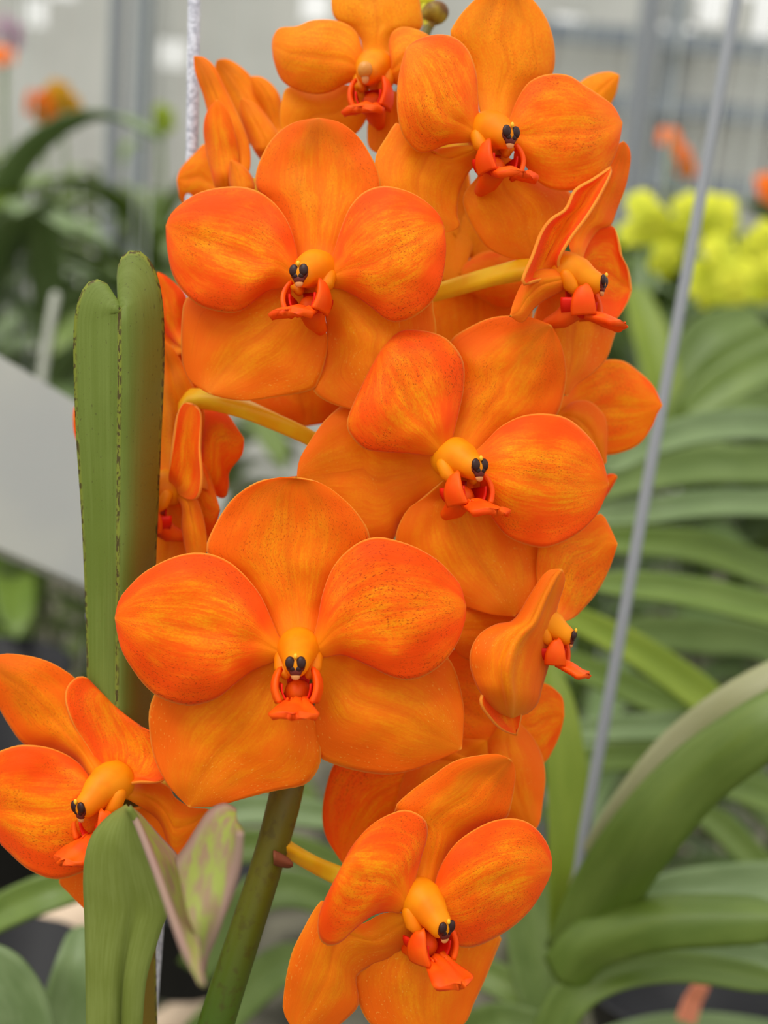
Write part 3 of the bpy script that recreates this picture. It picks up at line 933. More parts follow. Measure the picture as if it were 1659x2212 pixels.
# top left flowers, turned away and slightly soft
flower(Pose(500, 390, 0.286, -70, 10, size=.8, tilt=.12), [
    ('dorsal_sepal', (518, 392), [(485, 330), (457, 262), (441, 205), (424, 158)],
     (420, 123), [(441, 126), (462, 145), (484, 190), (508, 238), (532, 295), (540, 335), (537, 370)][::-1], dict(back=.001, yel=.5)),
    ('petal', (478, 410), [(466, 360), (447, 313), (424, 331), (393, 364)],
     (384, 390), [(460, 442), (425, 450), (394, 436)], dict(back=.008, yel=.6)),
    ('petal', (488, 408), [(468, 405), (460, 378), (448, 329), (442, 279), (449, 243)],
     (469, 217), [(505, 400), (515, 340), (500, 264), (486, 232)], dict(back=-.003, yel=.5)),
    ('lateral_sepal', (520, 420), [(500, 405), (497, 375)], (500, 347), [(548, 410), (541, 380), (520, 358)], dict(nu=18, nv=14, back=-.005)),
], yel=.4, lip=False, column=False, stalk=[(800, 420, .292), (650, 420, .294), (520, 405, .290)])
flower(Pose(580, 330, 0.298, -60, 0, tilt=.12), [
    ('dorsal_sepal', (595, 330), [(540, 310), (510, 240), (480, 180), (466, 150)],
     (470, 131), [(600, 290), (568, 224), (543, 170), (516, 143), (490, 129)], dict(yel=.7)),
    ('petal', (600, 320), [(575, 250), (550, 200)], (543, 167), [(612, 290), (606, 222), (592, 190), (566, 169)], dict(yel=.8, back=.004)),
    ('lateral_sepal', (572, 354), [(549, 321), (529, 276), (520, 240)], (522, 214), [(602, 310), (598, 288), (575, 253), (549, 225)], dict(back=-.006)),
], yel=.5, lip=False, column=False, stalk=[(805, 400, .296), (700, 380, .300), (600, 345, .300)])

# orange petals under the upper left flower
flower(Pose(640, 850, 0.290, -10, 0), [
    ('lateral_sepal', (640, 800), [(540, 820), (520, 860), (580, 900)], (660, 920), [(760, 810), (760, 860), (720, 905)], {}),
], yel=.1, lip=False, column=False)

# main stem, its bracts and the bud at its tip
g = Geo()
cl = spline([(452, 2260, .266), (486, 2150, .266), (528, 2020, .267), (573, 1880, .268), (612, 1740, .270), (640, 1600, .274), (690, 1300, .280), (745, 1000, .284),
             (790, 700, .288), (820, 450, .292), (850, 250, .296), (900, 120, .298), (925, 60, .300)], 60)
g.tube([P(*c) for c in cl], [0.0043 * (1 - 0.72 * (i / 59)) + .0004 * math.exp(-((i - 15) / 2.5) ** 2) for i in range(60)], 20)
g.build('stem', M['stem'], SPIKE)
for (x, y, d, s) in ((597, 1852, .2640, .8), (792, 655, .283, 1)):
    g = Geo()
    rows = []
    for i in range(9):
        u = i / 8
        rows.append([P(x + (u * 52 - 8) * s, y + (-15 + 30 * j / 8) * math.sqrt(max(.02, 1 - u ** 2)) + 16 * u, d + .002 * u - .0012 * math.sin(math.pi * j / 8)) for j in range(9)])
    g.grid(rows, thick=.0004)
    g.build('bract', M['bract'], SPIKE)
bud = Geo()
c0 = P(940, 28, .300)
A = lambda x, y, z: CAM_ROT @ Vector((x, y, z))
bud.ball(c0, [A(.0036, .0006, 0), A(-.0005, .0030, 0), A(0, 0, .0030)], 0, 12, 16)
bud.tube([P(925, 60, .300), P(935, 45, .300)], [.0012, .0012], 10)
bud.build('bud', M['budgreen'], SPIKE)
bud2 = Geo()
bud2.ball(P(912, -2, .301), [A(.0034, 0, 0), A(0, .0016, 0), A(0, 0, .0016)], 0, 10, 14)
bud2.tube([P(925, 60, .300), P(914, 5, .301)], [.0011, .0009], 10)
bud2.build('bud', M['yellow'], SPIKE)

# ================================================================ FOREGROUND LEAVES
def px_patch(geo, A, B, depth, nu=50, nv=14, mi=0, thick=.0012):
    """surface between two margins A and B (px lists) whose distance is depth(u, v)"""
    a, b = spline(A, nu), spline(B, nu)
    rows = []
    for i in range(nu):
        u = i / (nu - 1)
        rows.append([P(a[i][0] + (b[i][0] - a[i][0]) * j / (nv - 1), a[i][1] + (b[i][1] - a[i][1]) * j / (nv - 1), depth(u, j / (nv - 1))) for j in range(nv)])
    geo.grid(rows, mi=mi, thick=thick)


# upright leaf with the two-lobed tip
leafroot = empty('orchid_leaf', P(260, 2250, 0.262))
tag(leafroot, 'upright green strap leaf with purple-dotted edges and a notched two-lobed tip, beside the flowers', 'leaf')
g = Geo()
midl = [(262, 2260), (258, 2000), (254, 1600), (256, 1300), (259, 1000), (262, 800), (262, 672)]
left = [(196, 2260), (194, 2000), (193, 1500), (190, 1320), (181, 1120), (170, 960), (164, 820), (163, 710), (172, 652), (188, 618), (207, 606), (226, 616), (242, 645), (258, 668)]
right = [(335, 2260), (330, 2000), (325, 1560), (330, 1250), (335, 1130), (342, 960), (349, 800), (349, 690), (342, 620), (328, 575), (308, 549), (287, 543), (267, 556), (260, 585), (261, 640)]


def margin_by_y(pts, n):
    return spline(pts, n)


def dz(y):
    t = max(0.0, min(1.0, (y - 650) / 950))
    return .013 * t


def leaf_surface(geo):
    # rows share the same parameter: left margin, midrib, right margin
    n = 90
    def split(pts, ytop):
        return pts
    Lm, Mm, Rm = spline(left, n), spline(midl, n), spline(right, n)
    # match the midrib to the margins by height so the rows stay level until the lobes
    rows = []
    for i in range(n):
        l, r = Lm[i], Rm[i]
        uu = max(0.0, min(1.0, (i / (n - 1) - .78) / .2))
        fl_ = 1 - uu * uu * (3 - 2 * uu)
        def mid_at(y):
            best = min(Mm, key=lambda q: abs(q[1] - y))
            return best
        ym = max(672, (l[1] + r[1]) / 2)
        m = mid_at(ym)
        row = []
        for j in range(13):
            t = j / 12
            row.append((l[0] + (m[0] - l[0]) * t, l[1] + (m[1] - l[1]) * t, .2590 + dz(l[1]) - .0035 * math.sin(math.pi * .5 * t) * (.35 + .65 * fl_)))
        for j in range(1, 13):
            t = j / 12
            row.append((m[0] + (r[0] - m[0]) * t, m[1] + (r[1] - m[1]) * t, .2555 + (1 - fl_) * .0022 + dz(r[1]) + .0085 * t * (.3 + .7 * fl_) - .0014 * math.sin(math.pi * t) * fl_))
        rows.append([P(*q) for q in row])
    geo.grid(rows, thick=.0016)


leaf_surface(g)
g.build('blade', M['leaf_front'], leafroot)

# notched leaf bending towards the lens
nl = empty('orchid_leaf', P(250, 2240, 0.245))
tag(nl, 'pale green channelled leaf with a V-notched pinkish tip, before the lower left flower', 'leaf')
g = Geo()
px_patch(g, [(190, 2250), (189, 2120), (187, 2000), (184, 1900), (190, 1840), (206, 1800), (238, 1766), (276, 1742)],
         [(306, 2250), (316, 2120), (345, 2020), (362, 1965), (345, 1900), (322, 1838), (298, 1775), (278, 1744)],
         lambda u, v: .246 - .006 * u - .004 * math.sin(math.pi * .62 * v) + .0035 * math.exp(-((v - .62) / .10) ** 2) * (1 - u) - .008 * u * v)
g.build('blade', M['leaf_notch'], nl)
g = Geo()
px_patch(g, [(278, 1744), (300, 1790), (330, 1868), (360, 1950), (392, 2040), (414, 2095), (435, 2130)],
         [(288, 1750), (340, 1808), (385, 1860), (400, 1920), (418, 2000), (432, 2060), (440, 2125)],
         lambda u, v: .233 - .058 * u + .018 * v * math.sin(math.pi * min(1, u * 1.1)), nu=40, mi=0)
px_patch(g, [(383, 1858), (405, 1830), (430, 1790), (455, 1755), (484, 1741), (507, 1752)],
         [(437, 2100), (447, 2062), (470, 2015), (492, 1960), (513, 1880), (520, 1800)],
         lambda u, v: .222 - .022 * v + .0 * u - .012 * math.sin(math.pi * v) * (1 - u), nu=40, mi=0)
g.build('tip_fold', M['leaf_inner'], nl)

# fly on the leaf
fly = empty('fly', P(190, 1328, 0.2675))
tag(fly, 'tiny black fly clinging to the left edge of the upright leaf', 'insect')
g = Geo()
g.ball(P(189, 1330, .2680), [A(.0005, 0, 0), A(0, .0009, 0), A(0, 0, .0005)], 0)
g.ball(P(187, 1320, .2680), [A(.00045, 0, 0), A(0, .00045, 0), A(0, 0, .0004)], 0)
for k in (-1, 0, 1):
    g.tube([P(189, 1328 + k * 4, .2680), P(185, 1330 + k * 7, .2678), P(192, 1334 + k * 8, .2692)], [.00008] * 3, 6)
g.build('body', M['fly'], fly)
g = Geo()
g.ball(P(186, 1333, .2677), [A(.0003, .0002, 0), A(-.0002, .0010, 0), A(0, 0, .00008)], 0)
g.build('wing', M['wing'], fly)

# ================================================================ WIRES, RAIL
def wire(name, pts, r, mat, label, group=None, n=10):
    g = Geo()
    g.tube([P(*p) for p in pts], [r] * len(pts), n)
    o = g.build(name, mat)
    tag(o, label, 'wire', group)
    return o


wire('support_wire', [(421, -120, .300), (415, 330, .300), (400, 900, .300), (340, 2000, .300), (318, 2300, .300)], .00165, M['wire'],
     'pale galvanised wire running down behind the top left flower')
wire('support_wire', [(1608, -120, .42), (1590, 0, .42), (1500, 500, .42), (1405, 1010, .42), (1335, 1400, .42), (1262, 1800, .42), (1200, 2300, .42)], .0021, M['wire_grey'],
     'long grey slanting wire right of the flowers, crossing the strap leaves')

# white rail on the left
g = Geo()
ca, cb = P(-900, 560, .40), P(300, 1160, .62)
dr = (cb - ca).normalized()
up = Vector((0, 0, 1))
up = (up - dr * up.dot(dr)).normalized()
sd = dr.cross(up)
prof = [(.036, -.012), (.038, -.004), (.036, .05), (-.036, .05), (-.038, -.004), (-.036, -.012), (-.030, -.014), (.030, -.014)]
rows = [[ca + dr * (t * (cb - ca).length) + up * a - sd * (-b) for a, b in prof] for t in [k / 8 for k in range(9)]]
g._raw(rows, 0, close_v=True)
for rr in (rows[0], rows[-1]):
    o = len(g.v); g.v.extend(rr); g.f.append(tuple(range(o, o + len(rr)))); g.uv.append([(0, 0)] * len(rr)); g.mi.append(0)
rail = g.build('bench_rail', M['white'], None, smooth=False)
tag(rail, 'broad white painted rail sloping down behind the upright leaf', 'rail')


# ================================================================ STRAP-LEAFED PLANTS
def strap(geo, pts, wid, fold=0.35, upv=None, nu=26, nv=9, thick=.0016, tipround=.12):
    """arching channelled leaf: centre line pts in the world, full widths wid"""
    c = []
    W = []
    # 3-D Catmull
    p = [Vector(q) for q in pts]
    ext = [2 * p[0] - p[1]] + p + [2 * p[-1] - p[-2]]
    n = len(p)
    for i in range(nu):
        s = i / (nu - 1) * (n - 1)
        k = min(int(s), n - 2)
        t = s - k
        a, b, d, e = ext[k], ext[k + 1], ext[k + 2], ext[k + 3]
        c.append(0.5 * (2 * b + (d - a) * t + (2 * a - 5 * b + 4 * d - e) * t * t + (3 * b - a - 3 * d + e) * t ** 3))
        W.append(wid[k] + (wid[k + 1] - wid[k]) * t)
    rows = []
    for i in range(nu):
        u = i / (nu - 1)
        d = (c[min(i + 1, nu - 1)] - c[max(i - 1, 0)]).normalized()
        upx = Vector(upv) if upv is not None else Vector((0, 0, 1))
        x = d.cross(upx)
        if x.length < .05:
            x = d.cross(Vector((0, 1, 0)))
        x.normalize()
        nn = x.cross(d).normalized()
        w = W[i] / 2
        if u > 1 - tipround:
            w *= math.sqrt(max(.03, 1 - ((u - 1 + tipround) / tipround) ** 2))
        rows.append([c[i] + x * (w * (2 * j / (nv - 1) - 1)) + nn * (abs(2 * j / (nv - 1) - 1) ** 1.3 * w * fold) for j in range(nv)])
    geo.grid(rows, thick=thick)


def plant_px(root_px, label, leaves, stem=None, group=None):
    """a plant whose leaves are laid between measured points: (px, py, depth, width in px)"""
    root = empty('orchid_plant', P(*root_px))
    tag(root, label, 'orchid plant', group)
    for lf in leaves:
        mat, fold, pts = lf[0], lf[1], lf[2]
        upv = lf[3] if len(lf) > 3 else None
        g = Geo()
        strap(g, [P(q[0], q[1], q[2]) for q in pts], [q[3] / FPX * q[2] for q in pts], fold, upv)
        g.build('leaf', M[mat], root)
    if stem:
        g = Geo()
        g.tube([P(q[0], q[1], q[2]) for q in stem], [q[3] / FPX * q[2] / 2 for q in stem], 14)
        g.build('stem', M['leaf_dark'], root)
    return root


TOC = CAM_ROT @ Vector((0, 0.5, 1))     # leaves whose faces tip towards the viewer
TOC = tuple(TOC)
plant_px((1215, 2300, .42), 'big strap-leaved orchid plant with arching leaves filling the lower right corner', [
    ('leaf_bright', .25, [(1222, 2060, .43, 70), (1228, 1900, .43, 88), (1226, 1700, .44, 92), (1205, 1540, .45, 80), (1180, 1420, .46, 40)], TOC),
    ('leaf_mid', -.45, [(1225, 2085, .42, 110), (1300, 1950, .40, 145), (1385, 1815, .38, 145), (1500, 1680, .37, 135), (1640, 1575, .36, 128), (1800, 1480, .36, 110)], TOC),
    ('leaf_sheen', -.3, [(1235, 2020, .44, 60), (1290, 1890, .42, 100), (1365, 1765, .40, 110), (1475, 1625, .39, 110), (1610, 1515, .38, 105), (1780, 1420, .38, 90)], TOC),  # added strip: grazing sheen on the big leaf's upper edge, painted pale
    ('leaf_grey', .3, [(1330, 1985, .47, 50), (1420, 1935, .47, 75), (1540, 1915, .47, 85), (1700, 1910, .47, 90), (1850, 1930, .47, 80)], TOC),
    ('leaf_mid', -.6, [(1205, 2120, .41, 100), (1280, 2040, .40, 110), (1400, 1995, .39, 112), (1540, 1985, .385, 105), (1700, 1985, .38, 90)], TOC),
    ('leaf_grey', .3, [(1250, 2110, .44, 60), (1380, 2065, .44, 75), (1520, 2060, .44, 80), (1700, 2090, .44, 80)], TOC),
    ('leaf_mid', .4, [(1180, 2260, .41, 80), (1230, 2160, .41, 80), (1330, 2105, .41, 66), (1480, 2090, .41, 60), (1700, 2125, .41, 60)], TOC),
    ('leaf_dark', .3, [(1190, 2200, .45, 110), (1160, 2080, .46, 120), (1140, 1950, .47, 110), (1110, 1820, .48, 80)], TOC),
    ('leaf_grey', .3, [(1180, 2350, .54, 90), (1330, 2260, .54, 80), (1500, 2225, .54, 70), (1720, 2250, .54, 70)], TOC),
    ('leaf_mid', .3, [(1170, 2200, .47, 70), (1080, 2120, .48, 70), (960, 2080, .49, 60), (860, 2090, .5, 40)], TOC),
    ('leaf_dark', .3, [(1180, 2230, .44, 80), (1080, 2210, .45, 80), (1000, 2230, .46, 70)], TOC),
], stem=[(1205, 2400, .42, 70), (1205, 2250, .42, 66), (1212, 2100, .43, 50)])

plant_px((1800, 1300, .6), 'orchid plant behind the slanting wire, long drooping leaves reaching left at mid height', [
    ('leaf_grey', .4, [(1800, 950, .60, 85), (1659, 925, .58, 80), (1520, 930, .56, 75), (1400, 965, .55, 66), (1300, 1020, .54, 50)], TOC),
    ('leaf_dark', .3, [(1800, 1000, .66, 85), (1659, 1010, .64, 95), (1500, 1010, .64, 95), (1350, 1040, .63, 80), (1250, 1080, .62, 50)], TOC),
    ('leaf_grey', .4, [(1800, 1095, .56, 66), (1659, 1092, .56, 66), (1520, 1092, .55, 64), (1400, 1108, .55, 62), (1270, 1120, .55, 50)], TOC),
    ('leaf_mid', .4, [(1800, 1290, .60, 70), (1659, 1240, .60, 80), (1520, 1190, .6, 80), (1400, 1175, .6, 70), (1270, 1170, .6, 60)], TOC),
    ('leaf_mid', .4, [(1800, 1360, .52, 70), (1659, 1322, .52, 76), (1520, 1290, .52, 76), (1400, 1270, .52, 66), (1270, 1262, .52, 50)], TOC),
    ('leaf_bright', .35, [(1750, 1660, .50, 70), (1600, 1570, .50, 80), (1480, 1480, .5, 84), (1360, 1400, .5, 76), (1240, 1340, .5, 60), (1180, 1320, .5, 40)], TOC),
    ('leaf_mid', .35, [(1600, 1610, .56, 60), (1480, 1545, .56, 66), (1360, 1490, .56, 66), (1240, 1440, .56, 60), (1150, 1410, .56, 40)], TOC),
    ('leaf_grey', .35, [(1700, 1590, .50, 56), (1540, 1570, .50, 60), (1400, 1572, .5, 60), (1260, 1580, .5, 50), (1180, 1590, .5, 30)], TOC),
    ('leaf_mid', .35, [(1700, 1740, .58, 66), (1560, 1690, .58, 70), (1420, 1640, .58, 66), (1300, 1640, .58, 60), (1200, 1660, .58, 40)], TOC),
    ('leaf_dark', .35, [(1800, 1540, .64, 70), (1659, 1400, .64, 80), (1520, 1380, .64, 80), (1400, 1370, .64, 76), (1300, 1370, .64, 40)], TOC),
    ('leaf_mid', .35, [(1750, 1960, .55, 60), (1640, 1870, .55, 66), (1560, 1790, .55, 66), (1480, 1740, .55, 40)], TOC),
    ('leaf_dark', .35, [(1750, 1830, .60, 90), (1659, 1740, .60, 100), (1560, 1650, .60, 90), (1500, 1600, .60, 50)], TOC),
], group=None)

plant_px((1450, 1000, .9), 'orchid plant below the lime-yellow blossoms, with broad dark leaves', [
    ('leaf_mid', .35, [(1800, 740, .8, 95), (1659, 790, .8, 95), (1560, 840, .8, 90), (1480, 900, .8, 60)], TOC),
    ('leaf_bright', .35, [(1420, 980, .85, 80), (1430, 850, .86, 85), (1400, 720, .88, 80), (1365, 620, .9, 50)], TOC),
    ('leaf_mid', .35, [(1430, 1000, .85, 80), (1500, 880, .85, 90), (1560, 790, .85, 85), (1680, 720, .85, 80)], TOC),
    ('leaf_dark', .35, [(1440, 1000, .95, 90), (1460, 840, .97, 95), (1530, 720, .98, 85), (1640, 680, .99, 50)], TOC),
    ('leaf_dark', .35, [(1430, 1000, .9, 90), (1380, 900, .9, 90), (1320, 850, .9, 80), (1240, 860, .9, 50)], TOC),
    ('leaf_dark', .35, [(1480, 1000, .95, 110), (1540, 900, .97, 110), (1600, 870, .98, 110), (1700, 900, .99, 80)], TOC),
])

plant_px((60, 2300, .45), 'orchid plant behind the lower left flower, leaves spreading low to both sides', [
    ('leaf_mid', .4, [(-60, 2010, .42, 66), (30, 1960, .42, 80), (120, 1925, .42, 80), (220, 1900, .43, 70), (330, 1900, .44, 50)], TOC),
    ('leaf_grey', .35, [(60, 2320, .36, 150), (40, 2200, .36, 150), (-10, 2120, .36, 140), (-80, 2080, .36, 100)], TOC),
    ('leaf_grey', .35, [(150, 2330, .40, 130), (150, 2200, .40, 120), (165, 2090, .40, 90), (180, 2000, .41, 50)], TOC),
    ('leaf_grey', .35, [(330, 1800, .50, 60), (430, 1770, .50, 66), (540, 1750, .5, 66), (680, 1760, .5, 60), (800, 1790, .5, 30)], TOC),
    ('leaf_mid', .35, [(330, 1900, .52, 70), (450, 1840, .52, 76), (580, 1830, .52, 70), (700, 1860, .52, 60), (820, 1930, .52, 30)], TOC),
    ('leaf_dark', .35, [(420, 2100, .55, 80), (520, 1960, .55, 86), (620, 1920, .55, 80), (740, 1960, .55, 70), (850, 2040, .55, 40)], TOC),
    ('leaf_dark', .35, [(430, 2250, .55, 90), (560, 2120, .55, 90), (640, 2080, .55, 80), (740, 2120, .55, 40)], TOC),
])


# a generic plant further back, then copies of it and of its parts
def proto_plant(k, mat, n=13):
    rnd = random.Random(50 + k)
    root = empty('orchid_plant', Vector((0, 0, 0)))
    for i in range(n):
        g = Geo()
        side = 1 if i % 2 else -1
        h = .04 + .30 * i / n
        yaw = (0 if side > 0 else math.pi) + rnd.uniform(-.8, .8)
        Lf = rnd.uniform(.20, .32)
        el = rnd.uniform(.55, 1.15)
        dx, dy = math.cos(yaw), math.sin(yaw)
        pts, w = [], []
        r = z = 0
        a = el
        for s in range(6):
            pts.append(Vector((dx * r, dy * r, h + z)))
            w.append([.026, .032, .032, .03, .027, .020][s])
            r += math.cos(a) * Lf / 5
            z += math.sin(a) * Lf / 5
            a -= rnd.uniform(.25, .42)
        strap(g, pts, w, .35, nu=12, nv=5, thick=.0015)
        g.build('leaf', mat, root)
    g = Geo()
    g.tube([(0, 0, -.02), (0, 0, .18), (0, 0, .36)], [.009, .009, .006], 8)
    g.build('stem', M['leaf_dark'], root)
    for i in range(5):
        x, y = rnd.uniform(-.03, .03), rnd.uniform(-.03, .03)
        L_ = rnd.uniform(.25, .6)
        g = Geo()
        g.tube([(0, 0, .02), (x * 1.3, y * 1.3, -.10), (x * 1.8, y * 1.8, -.25), (x * 2.0, y * 2, -.25 - L_)], [.0032] * 4, 6)
        g.build('aerial_root', M['root'], root)
    return root


protos = [proto_plant(0, M['leaf_grey']), proto_plant(1, M['leaf_mid']), proto_plant(2, M['leaf_grey']), proto_plant(3, M['leaf_far'])]
used = set()


def put_plant(k, loc, rz, label, group, s=1.0):
    src = protos[k]
    if k in used:
        o = src.copy()
        COL.objects.link(o)
        for ch in list(src.children):
            c = ch.copy()
            COL.objects.link(c)
            c.parent = o
            c.matrix_parent_inverse = ch.matrix_parent_inverse.copy()
    else:
        o = src
        used.add(k)
    o.matrix_basis = Matrix.Translation(loc) @ Matrix.Rotation(rz, 4, 'Z') @ Matrix.Scale(s, 4)
    o.location = loc
    tag(o, label, 'orchid plant', group)
    return o


def to_px(p):
    q = CAM_ROT.transposed() @ (Vector(p) - CAM_POS)
    return CXP + FPX * q.x / -q.z, CYP - FPX * q.y / -q.z


ORD = ['first', 'second', 'third', 'fourth', 'fifth', 'sixth', 'seventh', 'eighth', 'ninth', 'tenth', 'eleventh', 'twelfth',
       'thirteenth', 'fourteenth', 'fifteenth', 'sixteenth', 'seventeenth', 'eighteenth', 'nineteenth', 'twentieth',
       'twenty-first', 'twenty-second', 'twenty-third', 'twenty-fourth', 'twenty-fifth', 'twenty-sixth', 'twenty-seventh', 'twenty-eighth']
rnd = random.Random(5)
for (y, z, step, gname, lab) in ((1.30, 1.00, .075, 'nearest upper row of hanging orchids', 'soft green orchid plant in the nearest upper row, %s from the left'),
                                 (1.75, 1.02, .095, 'second upper row of hanging orchids', 'blurred orchid plant in the second upper row, %s from the left'),
                                 (2.6, 1.10, .13, 'third upper row of hanging orchids', 'small blurred orchid plant in the third upper row, %s from the left'),
                                 (4.0, 1.16, .20, 'farthest row of orchids by the wall', 'tiny blurred orchid plant in the farthest row, %s from the left'),
                                 (1.20, .66, .14, 'nearest lower row of orchids', 'shaded orchid plant in the nearest lower row, %s from the left'),
                                 (1.75, .60, .20, 'second lower row of orchids', 'shaded blurred orchid plant in the second lower row, %s from the left')):
    x, k = -3.0, 0
    while x < 3.0:
        x += step * rnd.uniform(.85, 1.15)
        loc = Vector((x, y + rnd.uniform(-.10, .10), z + rnd.uniform(-.05, .05)))
        px, py = to_px(loc + Vector((0, 0, .25)))
        if not (-120 < px < 480 or 1210 < px < 1790):
            continue
        if y < 1.5 and z > 1 and px > 1000:
            continue
        put_plant(rnd.randrange(4), loc, rnd.uniform(0, 6.28), lab % ORD[k], gname, rnd.uniform(1.0, 1.3))
        k += 1


# ================================================================ FAR FLOWERS
def blossom(geo, c, r, rnd, mi=0):
    """five-petalled open flower facing roughly the viewer"""
    nx, ny = rnd.uniform(-.6, .6), rnd.uniform(-.4, .4)
    r0 = rnd.uniform(0, 1.2)
    R = CAM_ROT @ Matrix.Rotation(nx, 3, 'Y') @ Matrix.Rotation(ny, 3, 'X')
    for k in range(5):
        a = r0 + 2 * math.pi * k / 5
        rows = []
        for i in range(7):
            u = i / 6
            w = r * .52 * math.sin(math.pi * (.06 + .90 * u)) ** .6
            rows.append([c + R @ Vector((math.cos(a) * r * u - math.sin(a) * w * t, math.sin(a) * r * u + math.cos(a) * w * t, -.15 * r * u * u + .05 * r * t * t)) for t in (-1, -.5, 0, .5, 1)])
        geo.grid(rows, mi=mi, thick=.0006)
    geo.ball(c + R @ Vector((0, 0, .05 * r)), [R @ Vector((.13 * r, 0, 0)), R @ Vector((0, .13 * r, 0)), R @ Vector((0, 0, .16 * r))], mi, 6, 8)


def far_spike(label, mat, blooms, d, stem_pts, seed, r=.03, group=None):
    rnd = random.Random(seed)
    root = empty('flower_spike', P(*stem_pts[0]))
    tag(root, label, 'orchid flower spike', group)
    for (x, y) in blooms:
        g = Geo()
        blossom(g, P(x, y, d + rnd.uniform(-.03, .03)), r * rnd.uniform(.85, 1.15), rnd)
        g.build('flower', mat, root)
    g = Geo()
    c = spline(stem_pts, 14)
    g.tube([P(*q) for q in c], [.003] * 14, 8)
    g.build('stem', M['leaf_mid'], root)
    return root


far_spike('blurred lime-yellow cluster of blossoms right of the slanting wire', M['yellow'],
          [(1545, 468), (1556, 545), (1600, 560), (1528, 610), (1655, 520), (1585, 615), (1660, 600)], 1.1,
          [(1540, 1000, 1.1), (1570, 750, 1.1), (1580, 600, 1.1), (1590, 480, 1.1)], 3, .024)
far_spike('blurred lime-yellow cluster of blossoms between the flowers and the slanting wire', M['yellow'],
          [(1385, 440), (1420, 490), (1368, 500), (1465, 500), (1440, 560), (1490, 455)], 1.1,
          [(1400, 1000, 1.1), (1405, 750, 1.1), (1400, 600, 1.1), (1400, 450, 1.1)], 4, .018)
far_spike('round orange blur of a blossom at the upper left edge of the foliage', M['farorange'], [(84, 228), (92, 245)], 1.7,
          [(110, 520, 1.7), (100, 350, 1.7), (86, 230, 1.7)], 5, .022)
far_spike('amber-yellow blurred blossoms beside the orange one at upper left', M['faramber'], [(135, 240), (150, 225), (125, 200), (140, 262)], 1.75,
          [(150, 520, 1.75), (140, 350, 1.75), (135, 220, 1.75)], 6, .02)
far_spike('orange blurred blossom at the very left edge near the top', M['farorange'], [(6, 118)], 1.7, [(10, 400, 1.7), (8, 250, 1.7), (6, 118, 1.7)], 7, .022)
far_spike('pale mauve blurred blossoms in the top left corner', M['farmauve'], [(14, 62), (30, 80)], 1.8, [(20, 350, 1.8), (18, 200, 1.8), (14, 62, 1.8)], 8, .02)
far_spike('lime-green blurred blossom left of the pale wire', M['farlime'], [(345, 252), (352, 262)], 1.7, [(350, 500, 1.7), (350, 400, 1.7), (346, 260, 1.7)], 9, .02)
far_spike('small orange blurred blossom high right, left of the slanting wire', M['farorange'], [(1446, 296)], 1.7, [(1440, 560, 1.7), (1444, 400, 1.7), (1446, 296, 1.7)], 10, .020)
far_spike('deeper orange blurred blossoms just left of the slanting wire', M['farorange'], [(1478, 335), (1484, 365)], 1.8, [(1470, 600, 1.8), (1476, 450, 1.8), (1480, 340, 1.8)], 11, .018)
far_spike('orange blurred blossom at the right edge above the yellow ones', M['farorange'], [(1662, 400), (1668, 430)], 1.7, [(1650, 640, 1.7), (1660, 500, 1.7), (1664, 400, 1.7)], 12, .022)

# ================================================================ LOWER CLUTTER
g = Geo()
g.tube([P(-60, 2120, .62), P(120, 2030, .62), P(260, 1960, .64)], [.016] * 3, 16)
tag(g.build('pipe', M['pipe']), 'beige pipe crossing behind the leaves at lower left', 'pipe')
g = Geo()
g.tube([P(330, 2230, .75), P(480, 2140, .75), P(640, 2080, .78)], [.010] * 3, 16)
tag(g.build('pipe', M['pipe']), 'thin beige pipe behind the stem, low at the bottom', 'pipe')

def basket(px, py, d, r, h, label):
    c = P(px, py, d)
    g = Geo()
    rows = []
    for (rr, zz) in ((.60, 0), (.78, 0), (1.0, 1), (1.06, 1), (1.06, .94), (.95, .94), (.72, .06), (.01, .06)):
        rows.append([c + Vector((math.cos(a) * r * rr, math.sin(a) * r * rr, zz * h)) for a in [2 * math.pi * k / 20 for k in range(20)]])
    g._raw(rows, 0, close_v=True)
    tag(g.build('plant_basket', M['pot']), label, 'basket')


basket(40, 1850, .75, .055, .09, 'black plastic basket behind the lower left flower at the picture edge')
basket(-30, 1640, .9, .06, .08, 'black plastic basket left of the lower left flower, the higher one')
basket(400, 2080, .70, .05, .06, 'black plastic basket between the notched leaf and the main stem')
basket(15, 2290, .55, .04, .05, 'black basket in the bottom left corner')
basket(1440, 2235, .62, .05, .035, 'dark basket at the bottom right under the arching leaves')

g = Geo()
q = [P(1462, 2200, .52), P(1500, 2125, .52), P(1532, 2130, .53), P(1500, 2215, .53)]
g.grid([[q[0], q[3]], [(q[0] + q[1]) / 2 + Vector((0, .002, 0)), (q[3] + q[2]) / 2 + Vector((0, .002, 0))], [q[1], q[2]]], thick=.001)
tag(g.build('plant_tag', M['tagpink'], None, False), 'small salmon-pink plastic tag at the bottom right among leaves', 'tag')

# posts and far wires
def post(name, px, py0, d, r, mat, label, cat, group=None):
    """true vertical, hung or standing at the point under (px, py0)"""
    b = P(px, py0, d)
    g = Geo()
    g.tube([Vector((b.x, b.y, .0 if name == 'post' else .7)), Vector((b.x, b.y, 1.6)), Vector((b.x, b.y, 2.9))], [r] * 3, 10, caps=False)
    o = g.build(name, mat)
    tag(o, label, cat, group)


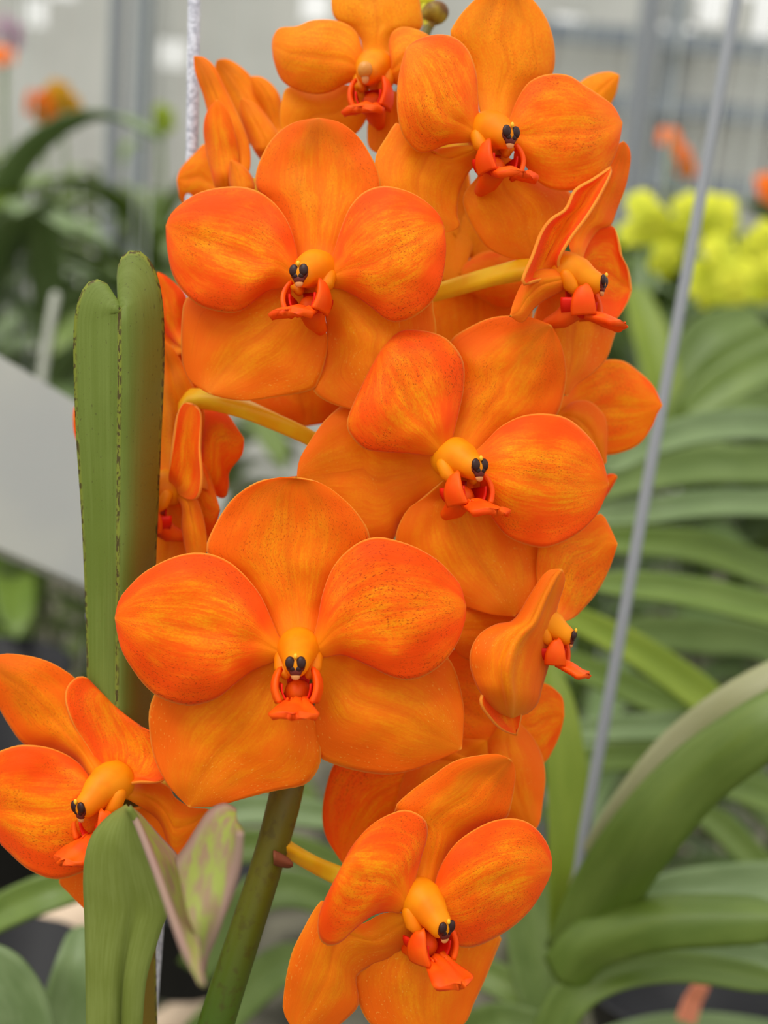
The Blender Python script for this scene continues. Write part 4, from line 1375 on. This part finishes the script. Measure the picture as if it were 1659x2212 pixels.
post('post', 245, 250, 2.0, .014, M['post'], 'grey steel post in the blurred foliage, upper left', 'post')
post('post', 1385, 200, 2.2, .022, M['post'], 'grey steel post behind the top right flowers', 'post')
rnd = random.Random(8)
for k, px in enumerate((20, 50, 72, 98, 130, 178, 228, 300, 330, 362, 452, 480, 520, 560, 1225, 1260, 1300, 1350, 1420, 1455, 1500, 1530, 1560, 1605, 1640, 1655)):
    d = rnd.uniform(1.1, 2.6)
    post('hanging_wire', px, 200, d, rnd.uniform(.0010, .0020), M['wire_pale'], 'thin pale hanging wire against the far wall, %s from the left' % ORD[k], 'wire', 'hanging wires in the background')
wire('hanging_root', [(120, 640, .85), (108, 700, .85), (92, 800, .85), (84, 930, .85), (70, 1200, .85)], .0035, M['root_pale'], 'whitish hanging root above the white rail at the left edge')

# ================================================================ GREENHOUSE SHELL
def wall_point(px, py, y=7.0):
    d = P(px, py, 1.0) - CAM_POS
    q = CAM_POS + d * ((y - CAM_POS.y) / d.y)
    return q.x, q.z


# wall of square panes; a few vents stand open to the sky
holes = [wall_point(*q) for q in ((1232, 58), (1425, 62), (1470, 52), (1515, 45), (1648, 50), (1655, 105), (1560, -5), (1620, -8), (90, 8), (385, 95), (160, -5), (660, 5))]
g = Geo()
CELL = .16
nx_, nz_ = int(12 / CELL), int(3.04 / CELL)
for a in range(nx_):
    b = 0
    while b < nz_:
        def openp(bb):
            xx, zz = -6 + (a + .5) * CELL, (bb + .5) * CELL
            return any(abs(xx - h[0]) < CELL * .5 and abs(zz - h[1]) < CELL * .5 for h in holes)
        if openp(b):
            b += 1
            continue
        e = b
        while e < nz_ and not openp(e):
            e += 1
        g.box((-6 + a * CELL, 7.0, b * CELL), (-6 + (a + 1) * CELL, 7.06, e * CELL))
        b = e
struct('wall_back', g, M['wall'])
for k in range(7):
    g = Geo()
    x = -4.6 + k * 1.5
    g.box((x - .04, 6.9, 0.0), (x + .04, 7.0, 3.05))
    struct('trim_%d' % (k + 1), g, M['frame'])
for k, z in enumerate((1.95, 2.35, 2.70)):
    g = Geo()
    g.box((.5, 6.84, z), (6, 6.9, z + .10))
    struct('trim_%d' % (k + 8), g, M['frame'])
